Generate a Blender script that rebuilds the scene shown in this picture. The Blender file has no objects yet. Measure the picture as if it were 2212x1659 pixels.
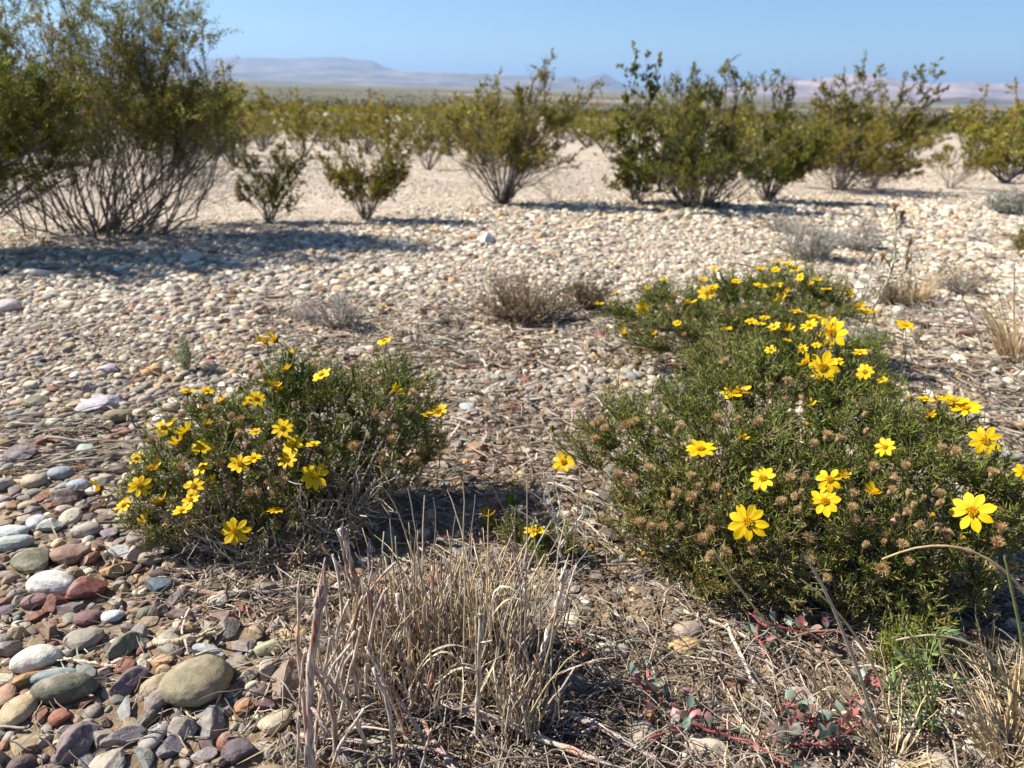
import bpy, math
import numpy as np
from mathutils import Matrix, Vector, Euler

# ------------------------------------------------------------------ camera, sky, sun, exposure
S = bpy.context.scene
CAM_H = 0.60
PITCH = math.radians(21.9)
ROLL = math.radians(1.75)
FPX = 745.0                      # focal length in pixels of a 1024 px wide frame
cam_data = bpy.data.cameras.new('camera')
cam = bpy.data.objects.new('camera', cam_data)
S.collection.objects.link(cam)
CAMROT = (Matrix.Rotation(math.pi/2 - PITCH, 4, 'X') @ Matrix.Rotation(ROLL, 4, 'Z'))
cam.matrix_world = Matrix.Translation((0, 0, CAM_H)) @ CAMROT
cam_data.sensor_width = 36.0
cam_data.lens = 36.0 * FPX / 1024.0
cam_data.clip_start = 0.02
cam_data.clip_end = 200000.0
cam_data.dof.use_dof = True
cam_data.dof.focus_distance = 0.80
cam_data.dof.aperture_fstop = 7.6
cam_data.dof.aperture_blades = 0
S.camera = cam

SUN_EL = math.radians(43.0)
SUN_AZ = math.radians(-80.0)     # clockwise from straight ahead (+Y): the sun stands to the left
sun_dir = Vector((math.sin(SUN_AZ)*math.cos(SUN_EL), math.cos(SUN_AZ)*math.cos(SUN_EL), math.sin(SUN_EL)))
SKY_TINT = (0.80, 1.0, 1.20, 1)
world = bpy.data.worlds.new('World')
S.world = world
world.use_nodes = True
wn = world.node_tree
wn.nodes.clear()
wo = wn.nodes.new('ShaderNodeOutputWorld')
wb = wn.nodes.new('ShaderNodeBackground')
ws = wn.nodes.new('ShaderNodeTexSky')
ws.sky_type = 'NISHITA'
ws.sun_disc = False
ws.sun_elevation = SUN_EL
ws.sun_rotation = SUN_AZ
ws.altitude = 900
ws.air_density = 1.0
ws.dust_density = 0.0
ws.ozone_density = 3.0
wb.inputs['Strength'].default_value = 0.055
wt = wn.nodes.new('ShaderNodeMix'); wt.data_type = 'RGBA'; wt.blend_type = 'MULTIPLY'; wt.inputs[0].default_value = 1.0
wt.inputs[7].default_value = SKY_TINT
wn.links.new(ws.outputs[0], wt.inputs[6])
wn.links.new(wt.outputs[2], wb.inputs[0])
wn.links.new(wb.outputs[0], wo.inputs[0])
sl = bpy.data.lights.new('sun', 'SUN')
sl.energy = 5.0
sl.angle = math.radians(0.53)
sl.color = (1.0, 0.945, 0.86)
so = bpy.data.objects.new('sun', sl)
S.collection.objects.link(so)
so.rotation_euler = sun_dir.to_track_quat('Z', 'Y').to_euler()
so.location = (-20, 5, 30)
S.view_settings.view_transform = 'Standard'
S.view_settings.look = 'None'
S.view_settings.exposure = 1.08
S.view_settings.gamma = 1.0
S.view_settings.use_curve_mapping = False
S.cycles.max_bounces = 6
S.cycles.diffuse_bounces = 2
S.cycles.glossy_bounces = 2
S.cycles.transmission_bounces = 3
S.cycles.volume_bounces = 0
S.cycles.caustics_reflective = False
S.cycles.caustics_refractive = False

# ------------------------------------------------------------------ numbers, noise, projection
def hash2(ix, iy, seed):
    h = (ix.astype(np.int64) * 374761393 + iy.astype(np.int64) * 668265263 + seed * 974634777) & 0x7fffffff
    h = ((h ^ (h >> 13)) * 1274126177) & 0x7fffffff
    return ((h ^ (h >> 16)) & 0xffff) / 65535.0

def vnoise(x, y, seed=0):
    x = np.asarray(x, float); y = np.asarray(y, float)
    ix = np.floor(x); iy = np.floor(y)
    fx = x - ix; fy = y - iy
    fx = fx*fx*(3-2*fx); fy = fy*fy*(3-2*fy)
    a = hash2(ix, iy, seed); b = hash2(ix+1, iy, seed)
    c = hash2(ix, iy+1, seed); d = hash2(ix+1, iy+1, seed)
    return (a*(1-fx)+b*fx)*(1-fy) + (c*(1-fx)+d*fx)*fy

def fbm(x, y, seed=0, oct=4):
    s = 0; a = 0.5; f = 1.0
    for k in range(oct):
        s = s + a*(vnoise(np.asarray(x)*f, np.asarray(y)*f, seed+k*7) - 0.5); a *= 0.5; f *= 2.03
    return s

def edge_line(x):                 # where the gravel bench ends and the ground starts to fall
    return 3.5 + 0.42*np.clip(np.asarray(x, float)+0.6, -1.5, 12) + 0.25*np.sin(np.asarray(x)*1.3)

def terrain(x, y):
    x = np.asarray(x, float); y = np.asarray(y, float)
    r = np.hypot(x, y)
    back = np.where(y > 0, 1.0, 0.15)
    d = np.maximum(0, (r - edge_line(x))) * np.where(y > 0, 1.0, 0.3)
    z = np.interp(d, [0, 1.0, 3, 7, 14, 28, 58, 110, 380, 1200, 4000, 12000, 60000],
                     [0, -.02, -.10, -.36, -.72, -1.15, -1.75, -3.8, -14.2, -20, -30, -55, -260])
    near = np.exp(-r/6.0)
    z = z + 0.030*fbm(x*2.2, y*2.2, 3, 3)*near + 0.05*fbm(x*0.7+4, y*0.7, 9, 2)*np.clip(r-1.6, 0, 1)*np.exp(-r/14.0)
    z = z + 0.25*fbm(x*0.12, y*0.12, 11, 3)*np.clip((r-8)/30, 0, 1)*np.exp(-r/300.0)
    z = z + (0.014*fbm(x*14, y*14, 5, 3) + 0.006*np.abs(fbm(x*45, y*45, 6, 2)))*np.exp(-r/3.0)
    z = z + 14*fbm(x/900.0+3.3, y/900.0, 21, 3)*np.clip((r-900)/3000, 0, 1)
    return z

K = 1024.0/2212.0                 # the photo was measured on a 2212 px wide view
R3 = np.array(CAMROT.to_3x3())
CAMP = np.array([0, 0, CAM_H])
def ray(u, v):
    u = np.asarray(u, float)*K; v = np.asarray(v, float)*K
    d = np.stack([(u-512)/FPX, -(v-384)/FPX, -np.ones_like(u)], -1)
    return d @ R3.T
def at_depth(u, v, Y):            # the point on that sight line Y metres ahead
    d = ray(u, v)
    return CAMP + d * (np.asarray(Y, float)/d[..., 1])[..., None]
def on_ground(u, v):
    d = ray(u, v); t = 0.3
    p = CAMP + d*t
    lo = 0.2
    while True:
        p = CAMP + d*t
        if p[2] < terrain(p[0], p[1]): break
        lo = t; t *= 1.04
        if t > 3000: break
    hi = t
    for _ in range(30):
        m = (lo+hi)/2; p = CAMP + d*m
        if p[2] < terrain(p[0], p[1]): hi = m
        else: lo = m
    return CAMP + d*hi
def on_ground_v(U, V):
    d = ray(np.asarray(U, float), np.asarray(V, float)); n = len(d)
    lo = np.full(n, .2); hi = np.full(n, 3000.); t = .3; done = np.zeros(n, bool)
    while t < 3000 and not done.all():
        p = CAMP + d*t; h = (p[:, 2] < terrain(p[:, 0], p[:, 1])) & ~done
        hi[h] = t; done |= h; lo[~done] = t; t *= 1.05
    for _ in range(18):
        m = (lo+hi)/2; p = CAMP + d*m[:, None]; h = p[:, 2] < terrain(p[:, 0], p[:, 1])
        hi = np.where(h, m, hi); lo = np.where(h, lo, m)
    return CAMP + d*hi[:, None]
def project(P):
    q = (np.asarray(P, float)-CAMP) @ R3
    z = -q[..., 2]
    z = np.where(z > 1e-3, z, 1e-3)
    return (512 + FPX*q[..., 0]/z)/K, (384 - FPX*q[..., 1]/z)/K, z
def px2m(px, P):                  # a length measured on the photo, at the distance of P
    return px*K/FPX*float(project(P)[2])
def nrm(a):
    a = np.asarray(a, float)
    return a/np.maximum(np.linalg.norm(a, axis=-1, keepdims=True), 1e-9)

# ------------------------------------------------------------------ mesh builder
COL = S.collection
class MB:
    def __init__(s): s.V = []; s.F = []; s.C = []; s.n = 0
    def add(s, V, F, C):
        V = np.asarray(V, float).reshape(-1, 3)
        C = np.asarray(C, float)
        if C.ndim == 1: C = np.tile(C, (len(V), 1))
        s.V.append(V); s.C.append(C.reshape(-1, 3)[:len(V)])
        for f in (F if isinstance(F, list) else [F]):
            if len(f): s.F.append(np.asarray(f, np.int64) + s.n)
        s.n += len(V)
    def build(s, name, mat, parent=None, loc=(0, 0, 0), smooth=True):
        loc = np.asarray(loc, float)
        V = np.concatenate(s.V) - loc
        me = bpy.data.meshes.new(name)
        me.vertices.add(len(V)); me.vertices.foreach_set('co', V.astype(np.float32).ravel())
        loops = np.concatenate([f.ravel() for f in s.F]).astype(np.int32)
        sizes = np.concatenate([np.full(len(f), f.shape[1]) for f in s.F])
        starts = np.concatenate([[0], np.cumsum(sizes)[:-1]]).astype(np.int32)
        me.loops.add(len(loops)); me.loops.foreach_set('vertex_index', loops)
        me.polygons.add(len(sizes)); me.polygons.foreach_set('loop_start', starts)
        me.polygons.foreach_set('use_smooth', np.full(len(sizes), smooth))
        me.update(calc_edges=True)
        c = np.concatenate([np.concatenate(s.C), np.ones((len(V), 1))], 1).astype(np.float32)
        ca = me.color_attributes.new('Col', 'FLOAT_COLOR', 'POINT')
        ca.data.foreach_set('color', c.ravel())
        me.materials.append(mat)
        o = bpy.data.objects.new(name, me); COL.objects.link(o)
        if parent is not None: o.parent = parent
        else: o.location = loc
        return o

def tag(o, label=None, cat=None, group=None, kind=None):
    if label: o['label'] = label
    if cat: o['category'] = cat
    if group: o['group'] = group
    if kind: o['kind'] = kind
    return o
def thing(name, loc, label, cat, group=None):
    o = bpy.data.objects.new(name, None); COL.objects.link(o)
    o.location = loc; o.empty_display_size = 0.05
    return tag(o, label, cat, group)
def order_labels(lab, li):        # li: (distance, tiebreak, object); look-alikes told apart by how near they stand
    if len(li) < 2: return
    li = sorted(li, key=lambda q: q[:2]); n = len(li)
    if n == 2: w = ['nearer', 'farther']
    elif n == 3: w = ['nearest', 'middle', 'farthest']
    else: w = ['nearest'] + [q + ' nearest' for q in ('second', 'third', 'fourth', 'fifth', 'sixth', 'seventh', 'eighth', 'ninth', 'tenth')][:n-2] + ['farthest']
    for q, t in zip(li, w): q[2]['label'] = lab + ', ' + t + ' one'
def copy_tree(o, parent=None):
    c = o.copy(); COL.objects.link(c)
    if parent is not None: c.parent = parent
    for ch in o.children: copy_tree(ch, c)
    return c

def frames(P):
    T = np.gradient(P, axis=1); T = nrm(T)
    m = nrm(T.mean(1))
    ref = np.where(np.abs(m[:, 2:3]) > 0.8, np.array([[1., 0, 0]]), np.array([[0, 0, 1.]]))[:, None, :]
    A = nrm(np.cross(T, ref)); B = np.cross(T, A)
    return T, A, B
def tubes(mb, P, R, col, sides=4, cap=False):
    P = np.asarray(P, float); N, Kp, _ = P.shape
    if N == 0: return
    R = np.broadcast_to(np.asarray(R, float), (N, Kp))
    T, A, B = frames(P)
    ang = np.arange(sides)*2*math.pi/sides
    ring = P[:, :, None, :] + R[:, :, None, None]*(np.cos(ang)[None, None, :, None]*A[:, :, None, :] + np.sin(ang)[None, None, :, None]*B[:, :, None, :])
    V = ring.reshape(-1, 3)
    i = np.arange(N)[:, None, None]*Kp*sides; k = np.arange(Kp-1)[None, :, None]*sides; s = np.arange(sides)[None, None, :]
    s2 = (s+1) % sides
    F = np.stack([i+k+s, i+k+s2, i+k+sides+s2, i+k+sides+s], -1).reshape(-1, 4)
    col = np.asarray(col, float)
    if col.ndim == 1: C = np.tile(col, (len(V), 1))
    elif col.ndim == 2: C = np.repeat(col, Kp*sides, 0)
    else: C = np.repeat(col.reshape(-1, 3), sides, 0)
    Fs = [F]
    if cap and sides > 2:
        Fs.append((np.arange(N)[:, None]*Kp*sides + (Kp-1)*sides + np.arange(sides)[None, :]))
        Fs.append((np.arange(N)[:, None]*Kp*sides + np.arange(sides)[None, ::-1]))
    mb.add(V, Fs, C)
def ribbons(mb, P, W, col, side=None):       # flat grass blades with a fold along the middle
    P = np.asarray(P, float); N, Kp, _ = P.shape
    if N == 0: return
    W = np.broadcast_to(np.asarray(W, float), (N, Kp))
    T, A, B = frames(P)
    if side is not None:
        A2 = nrm(np.cos(side)[:, None, None]*A + np.sin(side)[:, None, None]*B); B = nrm(np.cross(T, A2)); A = A2
    L = P - A*W[..., None]/2 + B*W[..., None]*0.18; Rr = P + A*W[..., None]/2 + B*W[..., None]*0.18
    V = np.stack([L, P, Rr], 2).reshape(-1, 3)
    i = np.arange(N)[:, None, None]*Kp*3; k = np.arange(Kp-1)[None, :, None]*3; s = np.arange(2)[None, None, :]
    F = np.stack([i+k+s, i+k+s+1, i+k+s+4, i+k+s+3], -1).reshape(-1, 4)
    col = np.asarray(col, float)
    C = np.tile(col, (len(V), 1)) if col.ndim == 1 else np.repeat(col, Kp*3, 0)
    mb.add(V, F, C)
def leaves(mb, P, D, L, W, col, rng, wide=0.45, curl=0.15):   # small folded leaves
    N = len(P)
    if N == 0: return
    D = nrm(D); rv = nrm(rng.normal(size=(N, 3)))
    A = nrm(np.cross(D, rv)); B = np.cross(D, A)
    L = np.broadcast_to(L, (N,))[:, None]; W = np.broadcast_to(W, (N,))[:, None]
    mid = P + D*L*wide
    V = np.stack([P, mid + A*W/2 + B*W*0.2, mid - B*W*0.12, mid - A*W/2 + B*W*0.2, P + D*L + B*L*curl], 1).reshape(-1, 3)
    b = np.arange(N)[:, None]*5
    F = np.concatenate([b+np.array([[0, 2, 1]]), b+np.array([[0, 3, 2]]), b+np.array([[1, 2, 4]]), b+np.array([[2, 3, 4]])])
    C = np.repeat(np.broadcast_to(col, (N, 3)), 5, 0)
    mb.add(V, F, C)
def bezier(a, b, c, Kp):          # quadratic curves, vectorised
    t = np.linspace(0, 1, Kp)[None, :, None]
    return (1-t)**2*a[:, None] + 2*t*(1-t)*b[:, None] + t*t*c[:, None]
def wobble(P, amp, rng):          # a natural crookedness that grows from the base
    N, Kp, _ = P.shape
    n = np.cumsum(rng.normal(size=(N, Kp, 3)), 1); n -= n[:, :1]
    n[:, :, :] -= n[:, -1:, :]*np.linspace(0, 1, Kp)[None, :, None]
    a = np.asarray(amp, float)
    return P + n*(a if a.ndim == 0 else a[:, None, None])/math.sqrt(Kp)
def pick(P, i, t):                # point and tangent at fraction t of path i
    Kp = P.shape[1]; f = np.clip(t*(Kp-1), 0, Kp-1.001); k = f.astype(int); w = (f-k)[:, None]
    a = P[i, k]; b = P[i, k+1]
    return a*(1-w)+b*w, nrm(b-a)
def mixcol(cols, w, n, rng, jit=0.12):
    cols = np.asarray(cols, float); w = np.asarray(w, float)/np.sum(w)
    c = cols[rng.choice(len(cols), n, p=w)]
    return np.clip(c*(1+jit*rng.normal(size=(n, 1)))*(1+0.04*rng.normal(size=(n, 3))), 0.004, 0.95)

# ------------------------------------------------------------------ materials
def newmat(name):
    m = bpy.data.materials.new(name); m.use_nodes = True
    nt = m.node_tree; nt.nodes.clear()
    out = nt.nodes.new('ShaderNodeOutputMaterial')
    return m, nt, out
def node(nt, typ, **kw):
    n = nt.nodes.new(typ)
    for k, v in kw.items():
        if k.startswith('i_'):
            key = k[2:]; key = int(key) if key.isdigit() else key.replace('_', ' ')
            n.inputs[key].default_value = v
        else: setattr(n, k, v)
    return n
def mat_plant(name, rough=0.55, spec=0.4, transl=0.3, nscale=300.0, namt=0.25, bump=0.0, stretch=None):
    m, nt, out = newmat(name); L = nt.links.new
    at = node(nt, 'ShaderNodeAttribute', attribute_name='Col')
    tc = node(nt, 'ShaderNodeTexCoord')
    mp = node(nt, 'ShaderNodeMapping'); L(tc.outputs['Object'], mp.inputs[0])
    if stretch: mp.inputs['Scale'].default_value = stretch
    nz = node(nt, 'ShaderNodeTexNoise', i_Scale=nscale, i_Detail=3.0)
    L(mp.outputs[0], nz.inputs['Vector'])
    mr = node(nt, 'ShaderNodeMapRange', i_1=0.3, i_2=0.7, i_3=1-namt, i_4=1+namt)
    L(nz.outputs[0], mr.inputs[0])
    mx = node(nt, 'ShaderNodeMix', data_type='RGBA', blend_type='MULTIPLY', i_0=1.0)
    L(at.outputs['Color'], mx.inputs[6]); L(mr.outputs[0], mx.inputs[7])
    pb = node(nt, 'ShaderNodeBsdfPrincipled', i_Roughness=rough)
    pb.inputs['Specular IOR Level'].default_value = spec
    L(mx.outputs[2], pb.inputs['Base Color'])
    if bump:
        bp = node(nt, 'ShaderNodeBump', i_Strength=bump, i_Distance=0.001)
        L(nz.outputs[0], bp.inputs['Height']); L(bp.outputs[0], pb.inputs['Normal'])
    if transl:
        tr = node(nt, 'ShaderNodeBsdfTranslucent'); L(mx.outputs[2], tr.inputs['Color'])
        ms = node(nt, 'ShaderNodeMixShader', i_0=transl)
        L(pb.outputs[0], ms.inputs[1]); L(tr.outputs[0], ms.inputs[2]); L(ms.outputs[0], out.inputs[0])
    else: L(pb.outputs[0], out.inputs[0])
    return m
M_LEAF = mat_plant('needle_leaf', 0.5, 0.28, 0.25)
M_CREO = mat_plant('resinous_leaf', 0.5, 0.25, 0.35, 60)
M_STEM = mat_plant('woody_stem', 0.8, 0.2, 0.0, 220, 0.35, 0.3)
M_BARK = mat_plant('weathered_bark', 0.9, 0.1, 0.0, 150, 0.75, 1.0, stretch=(4, 4, 0.4))
M_STRAW = mat_plant('straw', 0.6, 0.35, 0.25, 120, 0.22)
M_PETAL = mat_plant('yellow_petal', 0.6, 0.25, 0.30, 500, 0.06)
M_DISC = mat_plant('flower_disc', 0.7, 0.2, 0.10, 900, 0.25)
M_FLUFF = mat_plant('seed_bristle', 0.8, 0.1, 0.35, 300, 0.15)
M_FLESH = mat_plant('fleshy_leaf', 0.45, 0.45, 0.25, 90, 0.22)

def mat_stone(name, source):
    m, nt, out = newmat(name); L = nt.links.new
    if source == 'object':
        oi = node(nt, 'ShaderNodeObjectInfo'); base = oi.outputs['Color']; rnd = oi.outputs['Random']
    else:
        at = node(nt, 'ShaderNodeAttribute', attribute_name='pcol', attribute_type='INSTANCER'); base = at.outputs['Color']
        sp = node(nt, 'ShaderNodeSeparateColor'); L(base, sp.inputs[0])
        mm = node(nt, 'ShaderNodeMath', operation='MULTIPLY', i_1=917.3); L(sp.outputs[0], mm.inputs[0])
        fr = node(nt, 'ShaderNodeMath', operation='FRACT'); L(mm.outputs[0], fr.inputs[0]); rnd = fr.outputs[0]
    geo = node(nt, 'ShaderNodeNewGeometry')
    add = node(nt, 'ShaderNodeVectorMath', operation='MULTIPLY_ADD')
    cmb = node(nt, 'ShaderNodeCombineXYZ'); L(rnd, cmb.inputs[0]); L(rnd, cmb.inputs[2])
    L(cmb.outputs[0], add.inputs[0]); add.inputs[1].default_value = (37, 11, 23); L(geo.outputs['Position'], add.inputs[2])
    n1 = node(nt, 'ShaderNodeTexNoise', i_Scale=70.0, i_Detail=5.0, i_Roughness=0.62); L(add.outputs[0], n1.inputs['Vector'])
    n2 = node(nt, 'ShaderNodeTexNoise', i_Scale=520.0, i_Detail=3.0, i_Roughness=0.7); L(add.outputs[0], n2.inputs['Vector'])
    n3 = node(nt, 'ShaderNodeTexVoronoi', i_Scale=170.0); L(add.outputs[0], n3.inputs['Vector'])
    mr1 = node(nt, 'ShaderNodeMapRange', i_1=0.3, i_2=0.72, i_3=0.68, i_4=1.30); L(n1.outputs[0], mr1.inputs[0])
    mr2 = node(nt, 'ShaderNodeMapRange', i_1=0.3, i_2=0.7, i_3=0.80, i_4=1.2); L(n2.outputs[0], mr2.inputs[0])
    m1 = node(nt, 'ShaderNodeMix', data_type='RGBA', blend_type='MULTIPLY', i_0=1.0); L(base, m1.inputs[6]); L(mr1.outputs[0], m1.inputs[7])
    m2 = node(nt, 'ShaderNodeMix', data_type='RGBA', blend_type='MULTIPLY', i_0=1.0); L(m1.outputs[2], m2.inputs[6]); L(mr2.outputs[0], m2.inputs[7])
    # small pits and pale caliche patches, on some stones
    pit = node(nt, 'ShaderNodeMapRange', i_1=0.04, i_2=0.16, i_3=0.55, i_4=1.0); L(n3.outputs['Distance'], pit.inputs[0])
    gate = node(nt, 'ShaderNodeMath', operation='GREATER_THAN', i_1=0.62); L(rnd, gate.inputs[0])
    m3 = node(nt, 'ShaderNodeMix', data_type='RGBA', blend_type='MULTIPLY'); L(gate.outputs[0], m3.inputs[0]); L(m2.outputs[2], m3.inputs[6]); L(pit.outputs[0], m3.inputs[7])
    n4 = node(nt, 'ShaderNodeTexNoise', i_Scale=38.0, i_Detail=6.0, i_Roughness=0.7); L(add.outputs[0], n4.inputs['Vector'])
    dm = node(nt, 'ShaderNodeMapRange', i_1=0.52, i_2=0.66, i_3=0.0, i_4=0.6); L(n4.outputs[0], dm.inputs[0])
    m4 = node(nt, 'ShaderNodeMix', data_type='RGBA'); L(dm.outputs[0], m4.inputs[0]); L(m3.outputs[2], m4.inputs[6]); m4.inputs[7].default_value = (0.40, 0.33, 0.255, 1)
    pb = node(nt, 'ShaderNodeBsdfPrincipled', i_Roughness=0.72); pb.inputs['Specular IOR Level'].default_value = 0.35
    L(m4.outputs[2], pb.inputs['Base Color'])
    hs = node(nt, 'ShaderNodeMath', operation='MULTIPLY_ADD', i_1=0.45); L(n2.outputs[0], hs.inputs[0]); L(n1.outputs[0], hs.inputs[2])
    bp = node(nt, 'ShaderNodeBump', i_Strength=0.55, i_Distance=0.0025); L(hs.outputs[0], bp.inputs['Height']); L(bp.outputs[0], pb.inputs['Normal'])
    L(pb.outputs[0], out.inputs[0])
    return m
M_STONE = mat_stone('stone', 'object')
M_GRAVEL = mat_stone('gravel', 'instancer')

def mat_ground():
    m, nt, out = newmat('desert_soil'); L = nt.links.new
    at = node(nt, 'ShaderNodeAttribute', attribute_name='Col')
    geo = node(nt, 'ShaderNodeNewGeometry')
    def nz(scale, det=5.0, ro=0.6, vec=None):
        n = node(nt, 'ShaderNodeTexNoise', i_Scale=scale, i_Detail=det, i_Roughness=ro); L(vec or geo.outputs['Position'], n.inputs['Vector']); return n.outputs[0]
    def mul(a, b):
        x = node(nt, 'ShaderNodeMix', data_type='RGBA', blend_type='MULTIPLY', i_0=1.0); L(a, x.inputs[6]); L(b, x.inputs[7]); return x.outputs[2]
    def rng(a, f0, f1, t0, t1):
        x = node(nt, 'ShaderNodeMapRange', i_1=f0, i_2=f1, i_3=t0, i_4=t1); L(a, x.inputs[0]); return x.outputs[0]
    f1 = nz(14); f2 = nz(160); f3 = nz(700, 3.0)
    c = mul(at.outputs['Color'], rng(f1, .3, .7, .78, 1.2)); c = mul(c, rng(f2, .3, .7, .7, 1.25)); c = mul(c, rng(f3, .3, .7, .78, 1.2))
    # farther out: chips of pale stone too small to build, as colour of their own
    vo = node(nt, 'ShaderNodeTexVoronoi', i_Scale=26.0); L(geo.outputs['Position'], vo.inputs['Vector'])
    sp = node(nt, 'ShaderNodeSeparateColor'); L(vo.outputs['Color'], sp.inputs[0])
    c = mul(c, rng(sp.outputs[0], 0, 1, .80, 1.15))
    # scrub speckle on the plain
    v2 = node(nt, 'ShaderNodeTexNoise', i_Scale=0.16, i_Detail=4.0, i_Roughness=0.75); L(geo.outputs['Position'], v2.inputs['Vector'])
    sepP = node(nt, 'ShaderNodeSeparateXYZ'); L(geo.outputs['Position'], sepP.inputs[0])
    far = rng(sepP.outputs[1], 90, 260, 0.0, 1.0)
    v3 = nz(0.0011, 5.0, 0.62)
    bare = rng(v3, .50, .60, 1.0, 0.15)
    nearolive = rng(sepP.outputs[1], 700, 1600, 1.0, 0.0)
    mxm = node(nt, 'ShaderNodeMath', operation='MAXIMUM'); L(bare, mxm.inputs[0]); L(nearolive, mxm.inputs[1])
    sm = node(nt, 'ShaderNodeMath', operation='MULTIPLY'); L(rng(v2.outputs[0], .36, .52, 0.45, 1.0), sm.inputs[0]); L(far, sm.inputs[1])
    sm2 = node(nt, 'ShaderNodeMath', operation='MULTIPLY'); L(sm.outputs[0], sm2.inputs[0]); L(mxm.outputs[0], sm2.inputs[1])
    sc = node(nt, 'ShaderNodeMix', data_type='RGBA'); L(sm2.outputs[0], sc.inputs[0]); L(c, sc.inputs[6]); sc.inputs[7].default_value = (0.088, 0.085, 0.036, 1)
    pb = node(nt, 'ShaderNodeBsdfPrincipled', i_Roughness=0.92); pb.inputs['Specular IOR Level'].default_value = 0.15
    L(sc.outputs[2], pb.inputs['Base Color'])
    hm = node(nt, 'ShaderNodeMath', operation='MULTIPLY_ADD', i_1=0.35); L(f3, hm.inputs[0]); L(f2, hm.inputs[2])
    bp = node(nt, 'ShaderNodeBump', i_Strength=0.8, i_Distance=0.006); L(hm.outputs[0], bp.inputs['Height'])
    L(bp.outputs[0], pb.inputs['Normal'])
    L(pb.outputs[0], out.inputs[0])
    return m
M_GROUND = mat_ground()

def mat_hill():
    m, nt, out = newmat('eroded_hillside'); L = nt.links.new
    at = node(nt, 'ShaderNodeAttribute', attribute_name='Col')
    geo = node(nt, 'ShaderNodeNewGeometry')
    n = node(nt, 'ShaderNodeTexNoise', i_Scale=0.004, i_Detail=6.0, i_Roughness=0.65); L(geo.outputs['Position'], n.inputs['Vector'])
    r = node(nt, 'ShaderNodeMapRange', i_1=.35, i_2=.65, i_3=.6, i_4=1.35); L(n.outputs[0], r.inputs[0])
    x = node(nt, 'ShaderNodeMix', data_type='RGBA', blend_type='MULTIPLY', i_0=1.0); L(at.outputs['Color'], x.inputs[6]); L(r.outputs[0], x.inputs[7])
    pb = node(nt, 'ShaderNodeBsdfPrincipled', i_Roughness=0.95); pb.inputs['Specular IOR Level'].default_value = 0.1
    L(x.outputs[2], pb.inputs['Base Color']); L(pb.outputs[0], out.inputs[0])
    return m
M_HILL = mat_hill()

# ------------------------------------------------------------------ ground: one sheet out to the horizon
def build_ground():
    rr = [0.0, 0.12, 0.25]
    r = 0.34
    while r < 52000:
        rr.append(r)
        r *= 1.0085 if r < 4 else (1.014 if r < 12 else (1.022 if r < 60 else 1.045))
    rr = np.array(rr)
    a = np.concatenate([np.linspace(-44, 44, 420), np.linspace(44, 316, 120)[1:-1]])
    a = np.radians(a)
    Rg, Ag = np.meshgrid(rr, a, indexing='ij')
    X = Rg*np.sin(Ag); Y = Rg*np.cos(Ag)
    Z = terrain(X, Y)
    n0, n1 = X.shape
    i = np.arange(n0-1)[:, None]*n1; j = np.arange(n1)[None, :]; j2 = (j+1) % n1
    F = np.stack([i+j, i+j2, i+n1+j2, i+n1+j], -1).reshape(-1, 4)[:, ::-1]
    d = Rg - edge_line(X)
    soil = np.array([.25, .18, .115]); grav = np.array([.42, .355, .28]); sand = np.array([.47, .385, .30]); tan = np.array([.40, .31, .23])
    t1 = np.clip((Rg-1.3)/1.2, 0, 1)[..., None]; t2 = np.clip((d+0.2)/1.2, 0, 1)[..., None]; t3 = np.clip((Rg-200)/800, 0, 1)[..., None]
    C = soil*(1-t1)+grav*t1; C = C*(1-t2)+sand*t2; C = C*(1-t3)+tan*t3
    C = C*(1+0.5*fbm(X*0.9, Y*0.9, 31, 3))[..., None]
    mb = MB(); mb.add(np.stack([X, Y, Z], -1).reshape(-1, 3), F, C.reshape(-1, 3))
    return tag(mb.build('ground', M_GROUND), kind='structure')
build_ground()

# ------------------------------------------------------------------ far hills
def hill_range(name, prof, Y, depth, col, seed, rough=0.16, foot_drop=0):
    prof = np.array(prof, float)
    us = np.linspace(prof[0, 0], prof[-1, 0], 260); vs = np.interp(us, prof[:, 0], prof[:, 1])
    vs = vs + 3.2*fbm(us/22.0, us*0, seed+70, 4)
    top = at_depth(us, vs, Y)
    x = top[:, 0]; zt = top[:, 2]
    zf = terrain(x, np.full_like(x, Y-depth)) - 12
    T = np.linspace(0, 1, 46)
    rows = []
    span = max(zt.max()-zf.min(), 1)
    for t in T:
        # front slope rises to the crest at t=.62, then falls behind
        f = (t/0.62)**1.35 if t < 0.62 else 1-0.75*((t-0.62)/0.38)
        yy = Y - depth + depth*t/0.62
        gull = 1 - rough*2.2*np.abs(fbm(x/(depth*0.16), np.full_like(x, t*1.6), seed, 4))*np.sin(min(t/0.62, 1)*math.pi)*1.6
        bench = 0.10*fbm(x/(depth*0.5)+7, np.full_like(x, t*5), seed+50, 3)*np.sin(min(t/.62, 1)*math.pi)
        z = zf + (zt-zf)*np.clip(f*gull + bench, -.02, 1.0)
        rows.append(np.stack([x*yy/Y, np.full_like(x, yy), z], -1))
    V = np.array(rows); n0, n1 = V.shape[:2]
    i = np.arange(n0-1)[:, None]*n1; j = np.arange(n1-1)[None, :]
    F = np.stack([i+j, i+j+1, i+n1+j+1, i+n1+j], -1).reshape(-1, 4)
    hrel = np.clip((V[..., 2]-zf[None])/span, 0, 1)
    C = np.array(col)[None, None]*(0.85+0.35*hrel[..., None]+1.5*fbm(V[..., 0]/(depth*.2), V[..., 2]/span*9, seed+5, 4)[..., None])
    mb = MB(); mb.add(V.reshape(-1, 3), F, np.clip(C, .01, .9).reshape(-1, 3))
    o = mb.build(name, M_HILL)
    return tag(o, kind='structure')
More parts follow.
